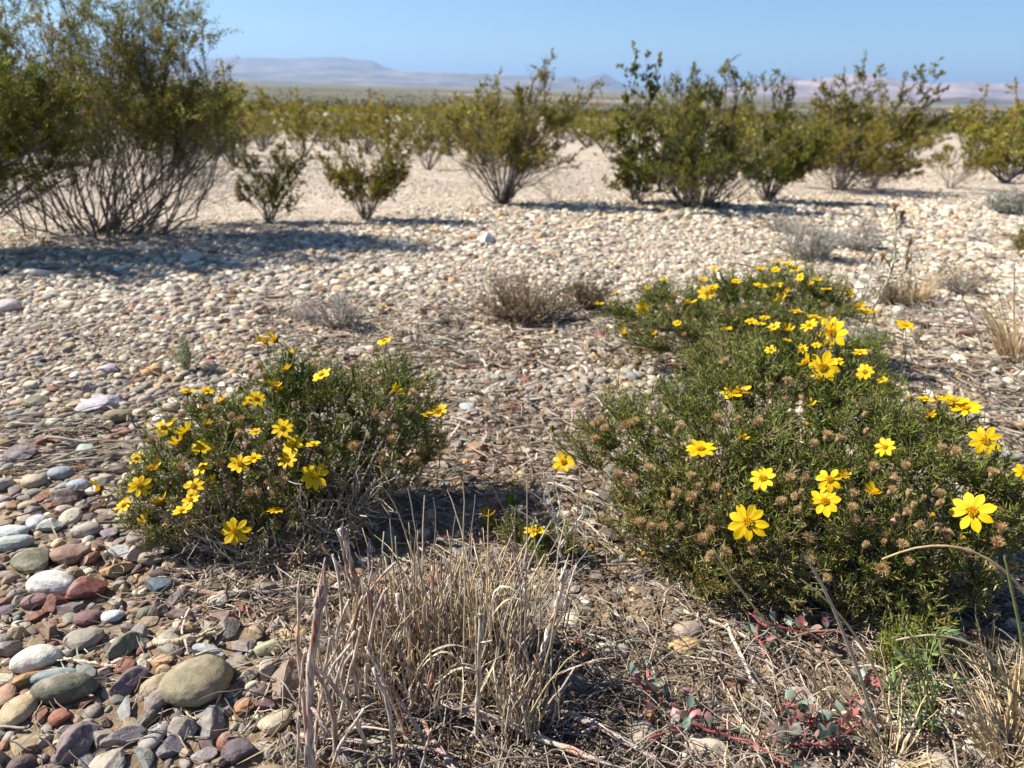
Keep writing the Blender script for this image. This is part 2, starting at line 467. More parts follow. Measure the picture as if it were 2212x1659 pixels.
hill_range('hills', [(-900, 150), (-500, 112), (-100, 108), (150, 118), (300, 134), (352, 138), (400, 130), (440, 125), (560, 124), (620, 125), (680, 123), (735, 123), (765, 129), (806, 131), (826, 143), (860, 152), (930, 160), (1010, 172), (1080, 182)], 15000, 3800, (.15, .125, .13), 3)
hill_range('hills', [(-900, 150), (100, 148), (340, 146), (420, 148), (520, 142), (600, 146), (700, 150), (800, 152), (900, 154), (1000, 158), (1090, 161), (1150, 163), (1200, 172), (1260, 186), (1400, 200)], 11500, 2200, (.19, .16, .145), 13)
hill_range('hills', [(1080, 188), (1160, 172), (1200, 166), (1232, 163), (1255, 172), (1278, 166), (1303, 157), (1322, 168), (1352, 184), (1420, 186), (1520, 184), (1600, 176), (1680, 170), (1712, 162), (1750, 176), (1850, 186)], 16000, 2600, (.15, .13, .14), 23)
hill_range('hills', [(1560, 192), (1680, 178), (1780, 170), (1860, 158), (1905, 164), (1960, 176), (2040, 180), (2110, 176), (2160, 181), (2212, 179), (2400, 176), (2700, 190), (3100, 185)], 10500, 2600, (.33, .245, .23), 33)
hill_range('hills', [(1980, 218), (2040, 212), (2085, 209), (2130, 215), (2180, 216), (2260, 214), (2400, 220), (2700, 225)], 5200, 800, (.125, .105, .085), 43)

# ------------------------------------------------------------------ dense scrub far out on the plain
def far_scrub():
    rng = np.random.default_rng(5)
    n = 26000
    a = rng.uniform(math.radians(-46), math.radians(46), n)
    r = 60*np.exp(rng.uniform(0, 1, n)*math.log(2400/60))
    x = r*np.sin(a); y = r*np.cos(a)
    keep = fbm(x/60, y/60, 77, 3) > -0.13
    keep &= (r > 95) | (rng.random(n) < .35)
    x, y, r = x[keep], y[keep], r[keep]; n = len(x)
    z = terrain(x, y); h = rng.uniform(0.7, 1.7, n)
    m = 22
    d = rng.normal(size=(n, m, 3)); d = nrm(d)*rng.uniform(.4, 1, (n, m, 1)); d[..., 2] = np.abs(d[..., 2])
    P = np.stack([x, y, z], -1)[:, None] + d*h[:, None, None]*np.array([.75, .75, 1.0]) + np.array([0, 0, .05])
    sz = (h*0.16*(1+r/900))[:, None, None, None]
    tri = nrm(rng.normal(size=(n, m, 3, 3)))*sz
    V = (P[:, :, None, :]+tri).reshape(-1, 3)
    F = np.arange(n*m*3).reshape(-1, 3)
    c = mixcol([(.045, .045, .012), (.07, .054, .015), (.034, .042, .012), (.065, .07, .04)], [4, 3, 3, .5], n, rng, .15)
    C = np.repeat(c, m*3, 0)*np.repeat(rng.uniform(.75, 1.25, (n*m, 1)), 3, 0)
    mb = MB(); mb.add(V, F, C)
    o = mb.build('distant_scrub', M_CREO, smooth=False)
    tag(o, 'dense olive scrub covering the far plain below the hills', 'scrub', kind='stuff')
far_scrub()

# ------------------------------------------------------------------ stones
def stone_mesh(k, angular, sub=5):
    import bmesh
    rng = np.random.default_rng(100+k)
    bm = bmesh.new(); bmesh.ops.create_icosphere(bm, subdivisions=sub, radius=1.0)
    me = bpy.data.meshes.new('stone'); bm.to_mesh(me); bm.free()
    V = np.zeros(len(me.vertices)*3); me.vertices.foreach_get('co', V); V = V.reshape(-1, 3)
    if angular:
        for _ in range(int(rng.integers(9, 15))):
            nv = nrm(rng.normal(size=3)); dd = rng.uniform(.50, .86)
            s = V @ nv; over = np.maximum(0, s-dd)
            V = V - nv*over[:, None]*0.96
        amp = 0.075
    else:
        # pebbles: a superellipsoid, slightly lopsided
        e = rng.uniform(.78, 1.0)
        V = np.sign(V)*np.abs(V)**e
        V = V/np.maximum(1, np.linalg.norm(V, axis=1, keepdims=True)**.5)
        for _ in range(int(rng.integers(1, 4))):
            nv = nrm(rng.normal(size=3)); dd = rng.uniform(.70, .9)
            s = V @ nv; over = np.maximum(0, s-dd); V = V - nv*over[:, None]*0.7
        V[:, 0] *= 1+0.25*V[:, 1]*rng.uniform(-1, 1)
        amp = 0.05
    f = lambda s, q: fbm(V[:, 0]*s+q, V[:, 1]*s-q, k, 3) + fbm(V[:, 1]*s+q, V[:, 2]*s+2*q, k+9, 3) + fbm(V[:, 2]*s-q, V[:, 0]*s, k+19, 3)
    V = V*(1 + amp*2.0*f(1.3, 3.3) + amp*0.9*f(4.5, 1.7) + amp*.5*f(11, .7))[:, None]
    V = V*np.array([1.0, rng.uniform(.66, .86), rng.uniform(.48, .66)])
    V = V/np.abs(V[:, 0]).max()
    me.vertices.foreach_set('co', V.astype(np.float32).ravel())
    me.polygons.foreach_set('use_smooth', np.ones(len(me.polygons), bool))
    me.update(); me.materials.append(M_STONE)
    return me
NV = 18
STONE_M = [stone_mesh(k, k % 2 == 1) for k in range(NV)]        # even: rounded, odd: angular
stone_mesh_seen = {}
ALL_STONES = []
def place_stone(P, size, yaw, tilt, col, var, name_label, sink=0.25, label_group='stones lying on the gravel flat', cat='stone'):
    # size = (length, width, height) half extents multiplied on the mesh
    o = bpy.data.objects.new('stone', STONE_M[var]); COL.objects.link(o)
    me = STONE_M[var]
    o.scale = size
    o.rotation_euler = (tilt[0], tilt[1], yaw)
    o.location = (P[0], P[1], float(terrain(P[0], P[1])) + size[2]*0.55*(1-2*sink))
    o.color = (col[0], col[1], col[2], 1)
    tag(o, name_label, cat, label_group)
    ALL_STONES.append(o)
    stone_mesh_seen.setdefault(var, o)
    return o

# u, v, width px, height px (on the 2212 px view), lean in the picture (deg), colour, kind, label
H = [
 (430,1476,158,112,32,(.235,.195,.115),'r','large smooth tan cobble, biggest in the foreground, left of the dead grass clump'),
 (143,1497,142,66,8,(.125,.115,.075),'r','long flat grey-green cobble in the lower left, with the white stones behind it'),
 (83,1428,102,60,12,(.58,.53,.44),'r','plump white rounded stone at the lower left near the flat grey-green cobble'),
 (120,1462,100,36,12,(.22,.27,.26),'r','thin blue-green flat stone just behind the long grey-green cobble'),
 (117,1269,112,54,-6,(.56,.52,.46),'r','white pitted oval stone beside the red triangular stone'),
 (187,1276,88,64,30,(.20,.070,.050),'a','dark red triangular stone beside the white pitted oval stone'),
 (153,1203,86,52,8,(.24,.14,.095),'r','brown oval stone with dark pits left of the left flowering bush'),
 (75,1213,80,78,35,(.115,.11,.065),'r','dark olive rounded stone at the left edge next to the brown pitted stone'),
 (322,1211,58,32,0,(.25,.20,.125),'r','small smooth tan stone under the left edge of the flowering bush'),
 (353,1270,84,50,-12,(.085,.11,.13),'a','slate-blue pointed stone in front of the left flowering bush'),
 (590,1399,80,44,14,(.30,.28,.17),'a','pale olive slab crossed by a dark twig left of the dead grass clump'),
 (190,1336,58,40,8,(.165,.085,.080),'r','purplish-brown round stone left of the small white one'),
 (242,1334,50,32,6,(.50,.52,.52),'r','small bluish-white stone next to the purplish-brown round one'),
 (180,1386,82,56,10,(.25,.22,.175),'r','grey-tan humped stone with a purple top in the lower left'),
 (267,1397,60,44,-10,(.13,.135,.085),'a','dark green rough stone behind the big tan cobble on its left'),
 (333,1587,48,74,-12,(.33,.29,.26),'r','upright oblong grey stone near the bottom edge left of centre'),
 (368,1613,58,62,30,(.125,.105,.115),'a','dark grey-purple stone leaning against the upright oblong grey one'),
 (268,1596,94,52,14,(.26,.215,.20),'a','wide lavender-grey flat stone left of the upright oblong stone'),
 (163,1609,84,58,-8,(.16,.115,.115),'a','purplish rough stone near the bottom left, behind bare soil'),
 (597,1563,78,52,32,(.46,.375,.25),'r','cream oval stone just left of the upright peeling stem'),
 (527,1526,48,52,10,(.31,.145,.065),'a','rusty orange block-shaped stone right of the big tan cobble'),
 (575,1522,48,42,-10,(.12,.068,.075),'a','dark plum-coloured block beside the rusty orange block'),
 (523,1622,84,62,16,(.115,.085,.090),'a','large dark plum-grey stone at the bottom edge left of the stem'),
 (437,1633,64,46,22,(.30,.25,.24),'a','pinkish-grey speckled stone at the bottom edge between dark stones'),
 (457,1563,58,52,16,(.17,.155,.15),'a','mid grey angular stone just below the big tan cobble'),
 (137,1549,58,42,18,(.24,.095,.060),'a','brick-red stone below the long grey-green cobble'),
 (40,1536,78,68,0,(.38,.29,.17),'r','buff hollowed stone at the lower left edge'),
 (12,1499,44,74,10,(.36,.21,.135),'r','orange-pink stone cut by the left edge of the picture'),
 (272,1436,44,40,0,(.28,.135,.085),'a','small rusty pink stone between the white and big tan stones'),
 (277,1474,60,46,-20,(.155,.105,.115),'a','mauve rough stone touching the left side of the big tan cobble'),
 (450,1414,88,46,-10,(.37,.37,.36),'a','white speckled grey stone tucked behind the big tan cobble'),
 (27,1153,66,40,6,(.46,.48,.44),'r','whitish-green oval stone at the left edge, level with the bush foot'),
 (30,1180,80,38,14,(.36,.38,.33),'r','pale green flat stone at the left edge below the whitish-green one'),
 (80,1129,42,30,8,(.50,.47,.47),'r','pale round stone left of the flowering bush behind the greenish one'),
 (110,1139,56,36,16,(.40,.42,.36),'a','light greenish stone with sharp top left of the flowering bush'),
 (187,1149,64,32,10,(.33,.29,.25),'r','flat tan-grey stone left of the lowest branches of the bush'),
 (233,1151,42,34,14,(.22,.18,.20),'a','mauve-grey stone touching the lowest branches of the left bush'),
 (255,1196,60,34,-6,(.44,.45,.41),'a','pale grey-green chunk below the left flowering bush'),
 (303,1193,54,36,-10,(.38,.30,.28),'a','pinkish flat stone beside the small smooth tan one'),
 (393,1329,74,30,0,(.26,.185,.15),'a','long brown-pink blocky stone in front of the left bush'),
 (407,1358,44,30,14,(.36,.26,.14),'a','small honey-yellow stone in front of the brown-pink block'),
 (307,1368,54,38,-18,(.20,.165,.175),'a','purplish-grey chunk right of the dark green rough stone'),
 (17,1319,44,34,6,(.17,.125,.135),'a','small plum stone cut by the left edge above the white stones'),
 (77,1303,58,36,10,(.23,.135,.115),'r','purple-brown oval stone just below the white pitted stone'),
 (483,1336,64,38,0,(.24,.145,.125),'a','reddish mauve flat stone in litter before the left bush'),
 (617,1469,64,58,8,(.23,.17,.13),'a','rough brown lump left of the upright peeling stem'),
 (567,1490,48,36,14,(.13,.085,.080),'a','dark brown-purple chunk between big tan cobble and the stem'),
 (257,905,62,28,8,(.235,.19,.105),'r','olive-brown smooth pebble on the flat above the left bush'),
 (193,975,50,40,20,(.31,.34,.29),'a','grey-green squarish stone in the gravel left of the left bush'),
 (218,876,64,52,-30,(.46,.41,.42),'a','pale lavender chunk standing out of the gravel left of the bush'),
 (328,806,44,20,10,(.52,.30,.10),'r','bright orange-yellow pebble beside the thin green seedling'),
 (80,870,54,30,14,(.25,.23,.14),'a','pale olive angular stone in the gravel at the left'),
 (233,800,42,24,6,(.44,.37,.38),'r','pinkish-lilac pebble in the gravel left of the seedling'),
 (83,592,70,22,6,(.60,.54,.45),'r','long white stone at the front edge of the creosote shadow'),
 (413,560,44,30,0,(.66,.60,.50),'r','white boulder standing at the end of the creosote shadow'),
 (17,668,62,30,4,(.45,.39,.35),'r','large pale round stone at the left edge of the gravel flat'),
 (75,1043,58,30,4,(.38,.30,.20),'r','rough tan oval stone at the left, nearest the fallen straws'),
 (133,1026,58,28,8,(.26,.27,.28),'r','blue-grey oval stone at the left beside the rough tan one'),
 (170,1050,48,24,8,(.30,.33,.36),'r','smooth bluish pebble in front of the blue-grey oval stone'),
 (45,985,72,40,10,(.23,.19,.175),'a','mauve-brown angular block below the fallen straws at the left'),
 (1050,520,36,22,0,(.70,.66,.58),'a','bright white stone in the middle of the gravel flat'),
 (1160,462,44,14,0,(.66,.60,.48),'a','flat cream stone in front of the middle creosote bush'),
 (1240,495,50,10,4,(.66,.62,.52),'a','long thin white slab on the gravel before the green creosotes'),
 (1590,487,40,9,0,(.55,.50,.42),'a','flat pale slab in front of the large green creosotes'),
 (420,495,22,12,0,(.16,.17,.17),'r','small dark stone right of the big left creosote'),
 (2090,722,70,22,0,(.27,.16,.11),'r','long brown stone behind the lone small yellow flower'),
 (2010,1345,70,55,-10,(.085,.075,.075),'r','large dark stone in shade at the right, under the flowering bush'),
 (2170,985,70,30,-10,(.38,.34,.33),'r','lavender-grey flat stone at the right edge behind the bush'),
 (1290,1440,50,46,10,(.38,.31,.24),'a','dusty tan clod on bare soil between the two grass clumps'),
 (940,740,28,20,0,(.34,.37,.33),'a','grey-green stone in the reddish pebbles beyond the left bush'),
 (1140,785,26,22,10,(.30,.13,.07),'a','small rust-red stone in the mixed pebbles between the bushes'),
 (1110,880,34,26,-10,(.29,.10,.065),'a','brick-coloured pebble in the hollow between the two bushes'),
 (1010,880,36,26,8,(.40,.42,.42),'r','pale grey round pebble in the hollow between the bushes'),
]
hero_xy = []
rng = np.random.default_rng(11)
vi = 0
for (u, v, w, h, lean, col, kd, lab) in H:
    P = on_ground(u, v + h*0.10)
    L = px2m(w, P)/2
    el = math.asin(min(1, (CAM_H-P[2])/np.linalg.norm(P-CAMP)))
    hh = px2m(h, P)/2                               # apparent half height = width*sin(el) + thickness*cos(el)
    thick = L*0.50
    wid = max(L*.35, (hh - thick*math.cos(el)*0.45)/max(math.sin(el), .3))
    wid = min(wid, L*1.6)
    if h < w*0.45: thick = min(thick, hh*0.8)
    var = (2*int(rng.integers(0, NV//2)) + (1 if kd == 'a' else 0)) if vi >= NV else (2*(vi//2) % NV + (1 if kd == 'a' else 0))
    vi += 1
    yaw = math.radians(lean)*1.3
    place_stone(P, (L, wid*1.25, thick*1.7), yaw, (rng.normal()*.06, rng.normal()*.06), col, var, lab, 0.2)
    hero_xy.append((P[0], P[1], (L+wid)))

# --- the gravel: thrown like darts so that stones lie side by side
def gravel():
    rng = np.random.default_rng(21)
    shells = [(.32, .75, .0105, 1.7), (.75, 1.2, .0100, 1.9), (1.2, 1.8, .0105, 1.9), (1.8, 2.6, .0108, 1.8), (2.6, 3.8, .0112, 1.4), (3.8, 6.0, .0135, 1.0), (6, 12, .020, .6)]
    X = []; Y = []; D = []
    for (r0, r1, dm, cov) in shells:
        hw = 84 if r1 < 2.7 else 62
        area = math.radians(2*hw)*(r1*r1-r0*r0)/2
        n = int(cov*area/(dm*dm*1.0)*1.5)
        a = rng.uniform(math.radians(-hw), math.radians(hw), n); r = np.sqrt(rng.uniform(r0*r0, r1*r1, n))
        d = dm*np.exp(rng.normal(0, .50 if r0 < 1.8 else .42, n)); d = np.clip(d, dm*.45, dm*(3.4 if r0 < 1.2 else (2.9 if r0 < 2.5 else 3.2)))
        X.append(r*np.sin(a)); Y.append(r*np.cos(a)); D.append(d)
    X = np.concatenate(X); Y = np.concatenate(Y); D = np.concatenate(D)
    Z = terrain(X, Y); u, v, _ = project(np.stack([X, Y, Z], -1))
    # where litter and bare soil show instead of gravel
    dens = np.ones(len(X))
    dens = np.where((v > 1040) & (u > 640), .20, dens)
    u = np.clip(u, -500, 2700)
    dens = np.where((v > 1240) & (u <= 640), .72, dens)
    dens = np.where((v > 860) & (v <= 1040) & (u > 900), .42, dens)
    dens = np.where((v > 640) & (v < 760) & (u > 560) & (u < 960), .35, dens)
    dens = np.where((v > 640) & (v < 720) & (u > 960) & (u < 1500), .35, dens)
    dens = np.where((v > 780) & (u > 1900), .5, dens)
    edge = Y - edge_line(X)
    pn = fbm(X*2.1, Y*2.1, 61, 3); far_ = np.clip((Y-1.0)/.6, 0, 1)
    dens = dens*np.where(far_ > 0, np.clip(.98+2.6*pn*far_, .22, 1), 1)
    D = D*(1+far_*1.1*fbm(X*1.3+5, Y*1.3, 63, 3))
    es = np.clip((edge+.15)/.7, 0, 1)
    dens = dens*(1-.55*es)
    D = D*(1-.52*es)
    keep = rng.random(len(X)) < dens
    X, Y, D = X[keep], Y[keep], D[keep]
    order = np.argsort(-D); X, Y, D = X[order], Y[order], D[order]
    cell = .06; grid = {}
    def put(x, y, d): grid.setdefault((int(x//cell), int(y//cell)), []).append((x, y, d))
    for (x, y, s) in hero_xy:
        n = max(1, int(s/.02))
        put(x, y, s*.9)
    ok = np.zeros(len(X), bool)
    xl = X.tolist(); yl = Y.tolist(); dl = D.tolist()
    for i in range(len(xl)):
        x = xl[i]; y = yl[i]; d = dl[i]; cx = int(x//cell); cy = int(y//cell); bad = False
        for ax in (cx-1, cx, cx+1):
            for ay in (cy-1, cy, cy+1):
                g = grid.get((ax, ay))
                if g:
                    for (px, py, pd) in g:
                        q = (d+pd)*0.38
                        if (px-x)**2+(py-y)**2 < q*q: bad = True; break
                if bad: break
            if bad: break
        if not bad: ok[i] = True; put(x, y, d)
    X, Y, D = X[ok], Y[ok], D[ok]; n = len(X)
    Z = terrain(X, Y); P = np.stack([X, Y, Z], -1); u, v, zc = project(P)
    names = ['grey', 'mauve-grey', 'tan', 'cream-white', 'rust-brown', 'brick-red', 'dark purple', 'grey-green', 'slate-blue', 'orange-buff', 'pinkish']
    cols = np.array([(.27, .235, .20), (.205, .172, .160), (.32, .24, .155), (.52, .46, .37), (.22, .125, .075), (.22, .095, .065), (.105, .075, .07), (.25, .245, .19), (.19, .19, .185), (.40, .26, .13), (.36, .30, .24)])
    wn_ = np.array([15, 17, 15, 9, 9, 5, 12, 7, 4, 3, 9.]); wf = np.array([14, 7, 17, 42, 3, 1, 3, 3, 2, 4, 12.])
    wm = np.array([12, 8, 12, 12, 9, 8, 3, 8, 4, 7, 12.])
    r = np.hypot(X, Y)
    t = np.clip((r-1.2)/1.5, 0, 1)
    pick_ = np.zeros(n, int)
    rn = rng.random(n)
    for z, wt in ((0, wn_), (1, wm*.5+wf*.5), (2, wf)):
        c = np.cumsum(wt/wt.sum())
        sel = (t*2+rng.uniform(-.5, .5, n)).round().clip(0, 2) == z
        pick_[sel] = np.searchsorted(c, rn[sel]).clip(0, 10)
    C = cols[pick_]*(1+.17*rng.normal(size=(n, 1)))*(1+.025*rng.normal(size=(n, 3)))*(1+.22*t[:, None])*np.array([1.03, 1.0, .93])
    C = np.clip(C, .03, .74)
    yaw = rng.uniform(0, 2*math.pi, n); tilt = rng.normal(0, .13, (n, 2))
    asp = rng.uniform(.75, 1.15, n); fl = np.where(r > 1.1, rng.uniform(.42, 1.15, n), rng.uniform(.5, 1.3, n))
    Ls = np.stack([D*.62, D*.62*asp, D*.62*fl], -1)
    rot = np.stack([tilt[:, 0], tilt[:, 1], yaw], -1)
    var = 2*rng.integers(0, NV//2, n) + (rng.random(n) < .74)
    zc_ = Z + Ls[:, 2]*.55*rng.uniform(-.22, .55, n)
    # the ones that show largest become stones of their own
    show = D/zc
    inf = (u > 5) & (u < 2207) & (v < 1655) & (v > 380)
    hid = ((u > 300) & (u < 960) & (v > 760) & (v < 1250)) | ((u > 1200) & (v > 700) & (v < 1420) & (u < 2150)) | ((u > 640) & (u < 1240) & (v > 1120))
    show = np.where(inf & ~hid, show, 0)
    idx = np.argsort(-show)[:NIND]
    solo = np.zeros(n, bool); solo[idx] = True
    def where(uu, vv):
        if vv > 1480: a = 'at the bottom edge'
        elif vv > 1280: a = 'before the left bush' if uu < 700 else 'in the litter'
        elif vv > 1080: a = 'beside the left bush' if uu < 600 else 'by the dead grass'
        elif vv > 900: a = 'left of the bush' if uu < 500 else ('between the bushes' if uu < 1300 else 'behind the right bush')
        elif vv > 720: a = 'beside the seedling' if uu < 560 else ('beyond the left bush' if uu < 1300 else 'behind the right bush')
        elif vv > 560: a = 'on the gravel flat' if uu < 600 else 'near the dry shrubs'
        else: a = 'before the creosotes'
        col = ['far left', 'left', 'left of centre', 'centre', 'right of centre', 'right', 'far right'][int(np.clip(uu/316, 0, 6))]
        return a + ', ' + col
    shapes = ['rounded', 'angular']
    labs = {}
    for i in idx:
        sz = show[i]*FPX/K
        size = 'big' if sz > 55 else ('mid-sized' if sz > 38 else 'small')
        form = ' flat' if fl[i] < .68 else (' long' if asp[i] < .86 else (' squat' if asp[i] > 1.05 else ''))
        tone = 'pale ' if C[i].mean() > cols[pick_[i]].mean()*1.18 else ('deep ' if C[i].mean() < cols[pick_[i]].mean()*.85 else '')
        lab = ' '.join(('%s%s %s %s%s stone %s' % (size, form, shapes[var[i] % 2], tone, names[pick_[i]], where(u[i], v[i]))).split())
        labs.setdefault(lab, []).append((v[i], len(ALL_STONES)))
        o = place_stone((X[i], Y[i]), tuple(Ls[i]), yaw[i], (tilt[i, 0], tilt[i, 1]), C[i], int(var[i]), lab, 0.2)
        o.location.z = zc_[i]
    for lab, li in labs.items(): order_labels(lab, [(-vv, q, ALL_STONES[q]) for vv, q in li])
    k = ~solo
    me = bpy.data.meshes.new('gravel')
    pts = np.stack([X, Y, zc_], -1)[k]
    me.vertices.add(len(pts)); me.vertices.foreach_set('co', pts.astype(np.float32).ravel())
    def attr(nm, typ, key, data):
        a_ = me.attributes.new(nm, typ, 'POINT'); a_.data.foreach_set(key, data.ravel())
    attr('prot', 'FLOAT_VECTOR', 'vector', rot[k].astype(np.float32))
    attr('pscl', 'FLOAT_VECTOR', 'vector', Ls[k].astype(np.float32))
    attr('pcol', 'FLOAT_COLOR', 'color', np.concatenate([C[k], np.ones((k.sum(), 1))], 1).astype(np.float32))
    attr('pidx', 'INT', 'value', var[k].astype(np.int32))
    o = bpy.data.objects.new('gravel', me); COL.objects.link(o)
    tag(o, 'multicoloured gravel and small pebbles covering the desert flat', 'gravel', kind='stuff')
    ng = bpy.data.node_groups.new('gravel', 'GeometryNodeTree')
    ng.interface.new_socket('Geometry', in_out='INPUT', socket_type='NodeSocketGeometry')
    ng.interface.new_socket('Geometry', in_out='OUTPUT', socket_type='NodeSocketGeometry')
    gi = ng.nodes.new('NodeGroupInput'); go = ng.nodes.new('NodeGroupOutput'); L = ng.links.new
    jn = ng.nodes.new('GeometryNodeJoinGeometry')
    for q in range(NV):
        src = stone_mesh_seen.get(q)
        if src is None: continue
        oi = ng.nodes.new('GeometryNodeObjectInfo'); oi.inputs['Object'].default_value = src; oi.inputs['As Instance'].default_value = True
        L(oi.outputs['Geometry'], jn.inputs[0])
    def na(nm, typ):
        a_ = ng.nodes.new('GeometryNodeInputNamedAttribute'); a_.data_type = typ; a_.inputs[0].default_value = nm; return a_.outputs[0]
    ip = ng.nodes.new('GeometryNodeInstanceOnPoints'); ip.inputs['Pick Instance'].default_value = True
    e2r = ng.nodes.new('FunctionNodeEulerToRotation')
    L(na('prot', 'FLOAT_VECTOR'), e2r.inputs[0]); L(e2r.outputs[0], ip.inputs['Rotation'])
    L(na('pscl', 'FLOAT_VECTOR'), ip.inputs['Scale']); L(na('pidx', 'INT'), ip.inputs['Instance Index'])
    L(gi.outputs[0], ip.inputs['Points']); L(jn.outputs[0], ip.inputs['Instance'])
    sm = ng.nodes.new('GeometryNodeSetMaterial'); sm.inputs['Material'].default_value = M_GRAVEL
    L(ip.outputs[0], sm.inputs[0]); L(sm.outputs[0], go.inputs[0])
    md = o.modifiers.new('gravel', 'NODES'); md.node_group = ng
    print('gravel', int(k.sum()), 'solo', int(solo.sum()))
NIND = 300 - len(H) - 2
gravel()

# ------------------------------------------------------------------ creosote bushes (row at the far edge of the gravel, and beyond)
GREENS = [(.16, .17, .016), (.235, .21, .02), (.28, .195, .02), (.105, .13, .013), (.33, .235, .045), (.34, .32, .08)]
GREENS = [tuple(c*1.10 for c in g) for g in GREENS]
def creosote(base, H, Rx, seed, nst=26, dens=1.0, leaf=.014, lean=(0.1, 0, 0), tops=None, fstart=.35, green=(3, 3, 2, 2, .6, .5), vase=.35,
             label='', group='creosote bushes', Ry=None, stem_r=.006, low=False, sfloor=0.45, name='creosote_bush', foot=.10, full=1.25):
    rng = np.random.default_rng(seed)
    base = np.array(base, float); Ry = Ry or Rx*.8
    root = thing(name, base, label, 'shrub', group)
    # stem ends in a vase-shaped envelope
    az = rng.uniform(0, 2*math.pi, nst); rad = np.sqrt(rng.uniform(0, 1, nst))
    hh = rng.uniform(sfloor, 1, nst)*(1-.35*rad**2)
    ends = np.stack([np.cos(az)*rad*Rx, np.sin(az)*rad*Ry, hh*H], -1) + np.array(lean)*H*hh[:, None]
    if tops is not None: ends = np.concatenate([ends, np.array(tops)-base]); 
    n = len(ends)
    st = nrm(ends*np.array([1, 1, 0]))*rng.uniform(.0, foot, (n, 1))*np.array([Rx, Ry, 0])
    ctrl = st*(1) + ends*np.array([vase, vase, .5]) + rng.normal(size=(n, 3))*H*.05
    P = wobble(bezier(st, ctrl, ends, 9), H*.045, rng)
    P[..., 2] = np.maximum(P[..., 2], 0.004)
    sm = MB(); gcol = mixcol([(.16, .14, .12), (.22, .195, .165), (.09, .08, .07), (.12, .10, .085)], [3, 3, 2, 2], n, rng)
    fr = np.linspace(1, .35, 9)
    tubes(sm, P+base, stem_r*rng.uniform(.6, 1.4, (n, 1))*fr[None], gcol, 5 if not low else 3)
    # branches
    nb = 9 if not low else 5
    i = np.repeat(np.arange(n), nb); t = rng.uniform(.28, .98, n*nb)
    a, T = pick(P, i, t)
    out = nrm(rng.normal(size=(len(i), 3))*np.array([1, 1, .5]) + np.array(lean)*1.5)
    bl = H*rng.uniform(.10, .26, len(i))*(1.15-.5*t)
    e = a + (nrm(T*.9+out*.75)*bl[:, None]) + np.array([0, 0, .10])*bl[:, None]
    c = a + T*bl[:, None]*.5 + out*bl[:, None]*.12
    B = wobble(bezier(a, c, e, 6), bl*.10, rng); B[..., 2] = np.maximum(B[..., 2], .01)
    tubes(sm, B+base, stem_r*.33*np.linspace(1, .5, 6)[None], gcol[i], 3)
    allp = np.concatenate([B, np.stack([pick(P, np.arange(n), np.full(n, q))[0] for q in np.linspace(.70, 1, 6)], 1)])
    bt = np.concatenate([t, np.ones(n)])
    # twigs carrying the leaf tufts
    nt_ = 8 if not low else 5
    j = np.repeat(np.arange(len(allp)), nt_); t2 = rng.uniform(.25, 1.0, len(j))
    a2, T2 = pick(allp, j, t2)
    tl = H*rng.uniform(.035, .085, len(j))
    d2 = nrm(T2*.8 + rng.normal(size=(len(j), 3))*.55 + np.array([0, 0, .35]) + np.array(lean))
    e2 = a2 + d2*tl[:, None]
    W = bezier(a2, (a2+e2)/2+rng.normal(size=a2.shape)*tl[:, None]*.12, e2, 4)
    if not low: tubes(sm, W+base, stem_r*.14, gcol[np.concatenate([i, np.arange(n)])][j], 3)
    sm.build('stems', M_STEM, root, base)
    # leaves only above fstart of the height, some twigs bare
    hrel = a2[:, 2]/H
    bare = rng.random(len(j)) > np.clip((hrel-fstart)/.22+.25, .0, .93)
    clump = 0.5 + fbm(a2[:, 0]/(H*.16)+seed, a2[:, 2]/(H*.13)+a2[:, 1]/(H*.2), seed, 2)*2.0
    bare |= rng.random(len(j)) > np.clip(clump*full, .06, 1)
    sel = np.where(~bare)[0]
    nl = max(3, int((11 if low else 25)*dens))
    leaf = leaf if low else leaf*.64
    k = np.repeat(sel, nl); t3 = rng.uniform(.1, 1.05, len(k))
    p3, T3 = pick(W, k, np.clip(t3, 0, 1))
    D3 = nrm(T3*.6 + rng.normal(size=p3.shape))
    p3 = p3 + rng.normal(size=p3.shape)*tl[k][:, None]*.07
    cc = mixcol(GREENS, green, len(j), rng, .18)[k]*(1+.22*rng.normal(size=(len(k), 1)))
    lm = MB(); leaves(lm, p3+base, D3, leaf*rng.uniform(.6, 1.25, len(k)), leaf*.62, np.clip(cc, .008, .7), rng, .5, .2)
    if lm.n: lm.build('foliage', M_CREO, root, base)
    return root

def creo_px(u, vb, vt, wpx, seed, label, tops=(), **kw):
    base = on_ground(u, vb)
    Yd = base[1]
    top = at_depth(u, vt, Yd); H = max(.1, top[2]-base[2])
    R = px2m(wpx, base)/2
    tp = [at_depth(a, b, Yd + c*R) for (a, b, c) in tops] if tops else None
    if tp is not None:
        tp2 = []
        rg = np.random.default_rng(seed+9)
        for p in tp:
            for _ in range(2): tp2.append(np.array(p) + rg.normal(size=3)*H*.025)
        tp = tp2
    kw.setdefault('stem_r', min(.006, H*.0052))
    return creosote(base, H, R, seed, tops=tp, label=label, **kw)

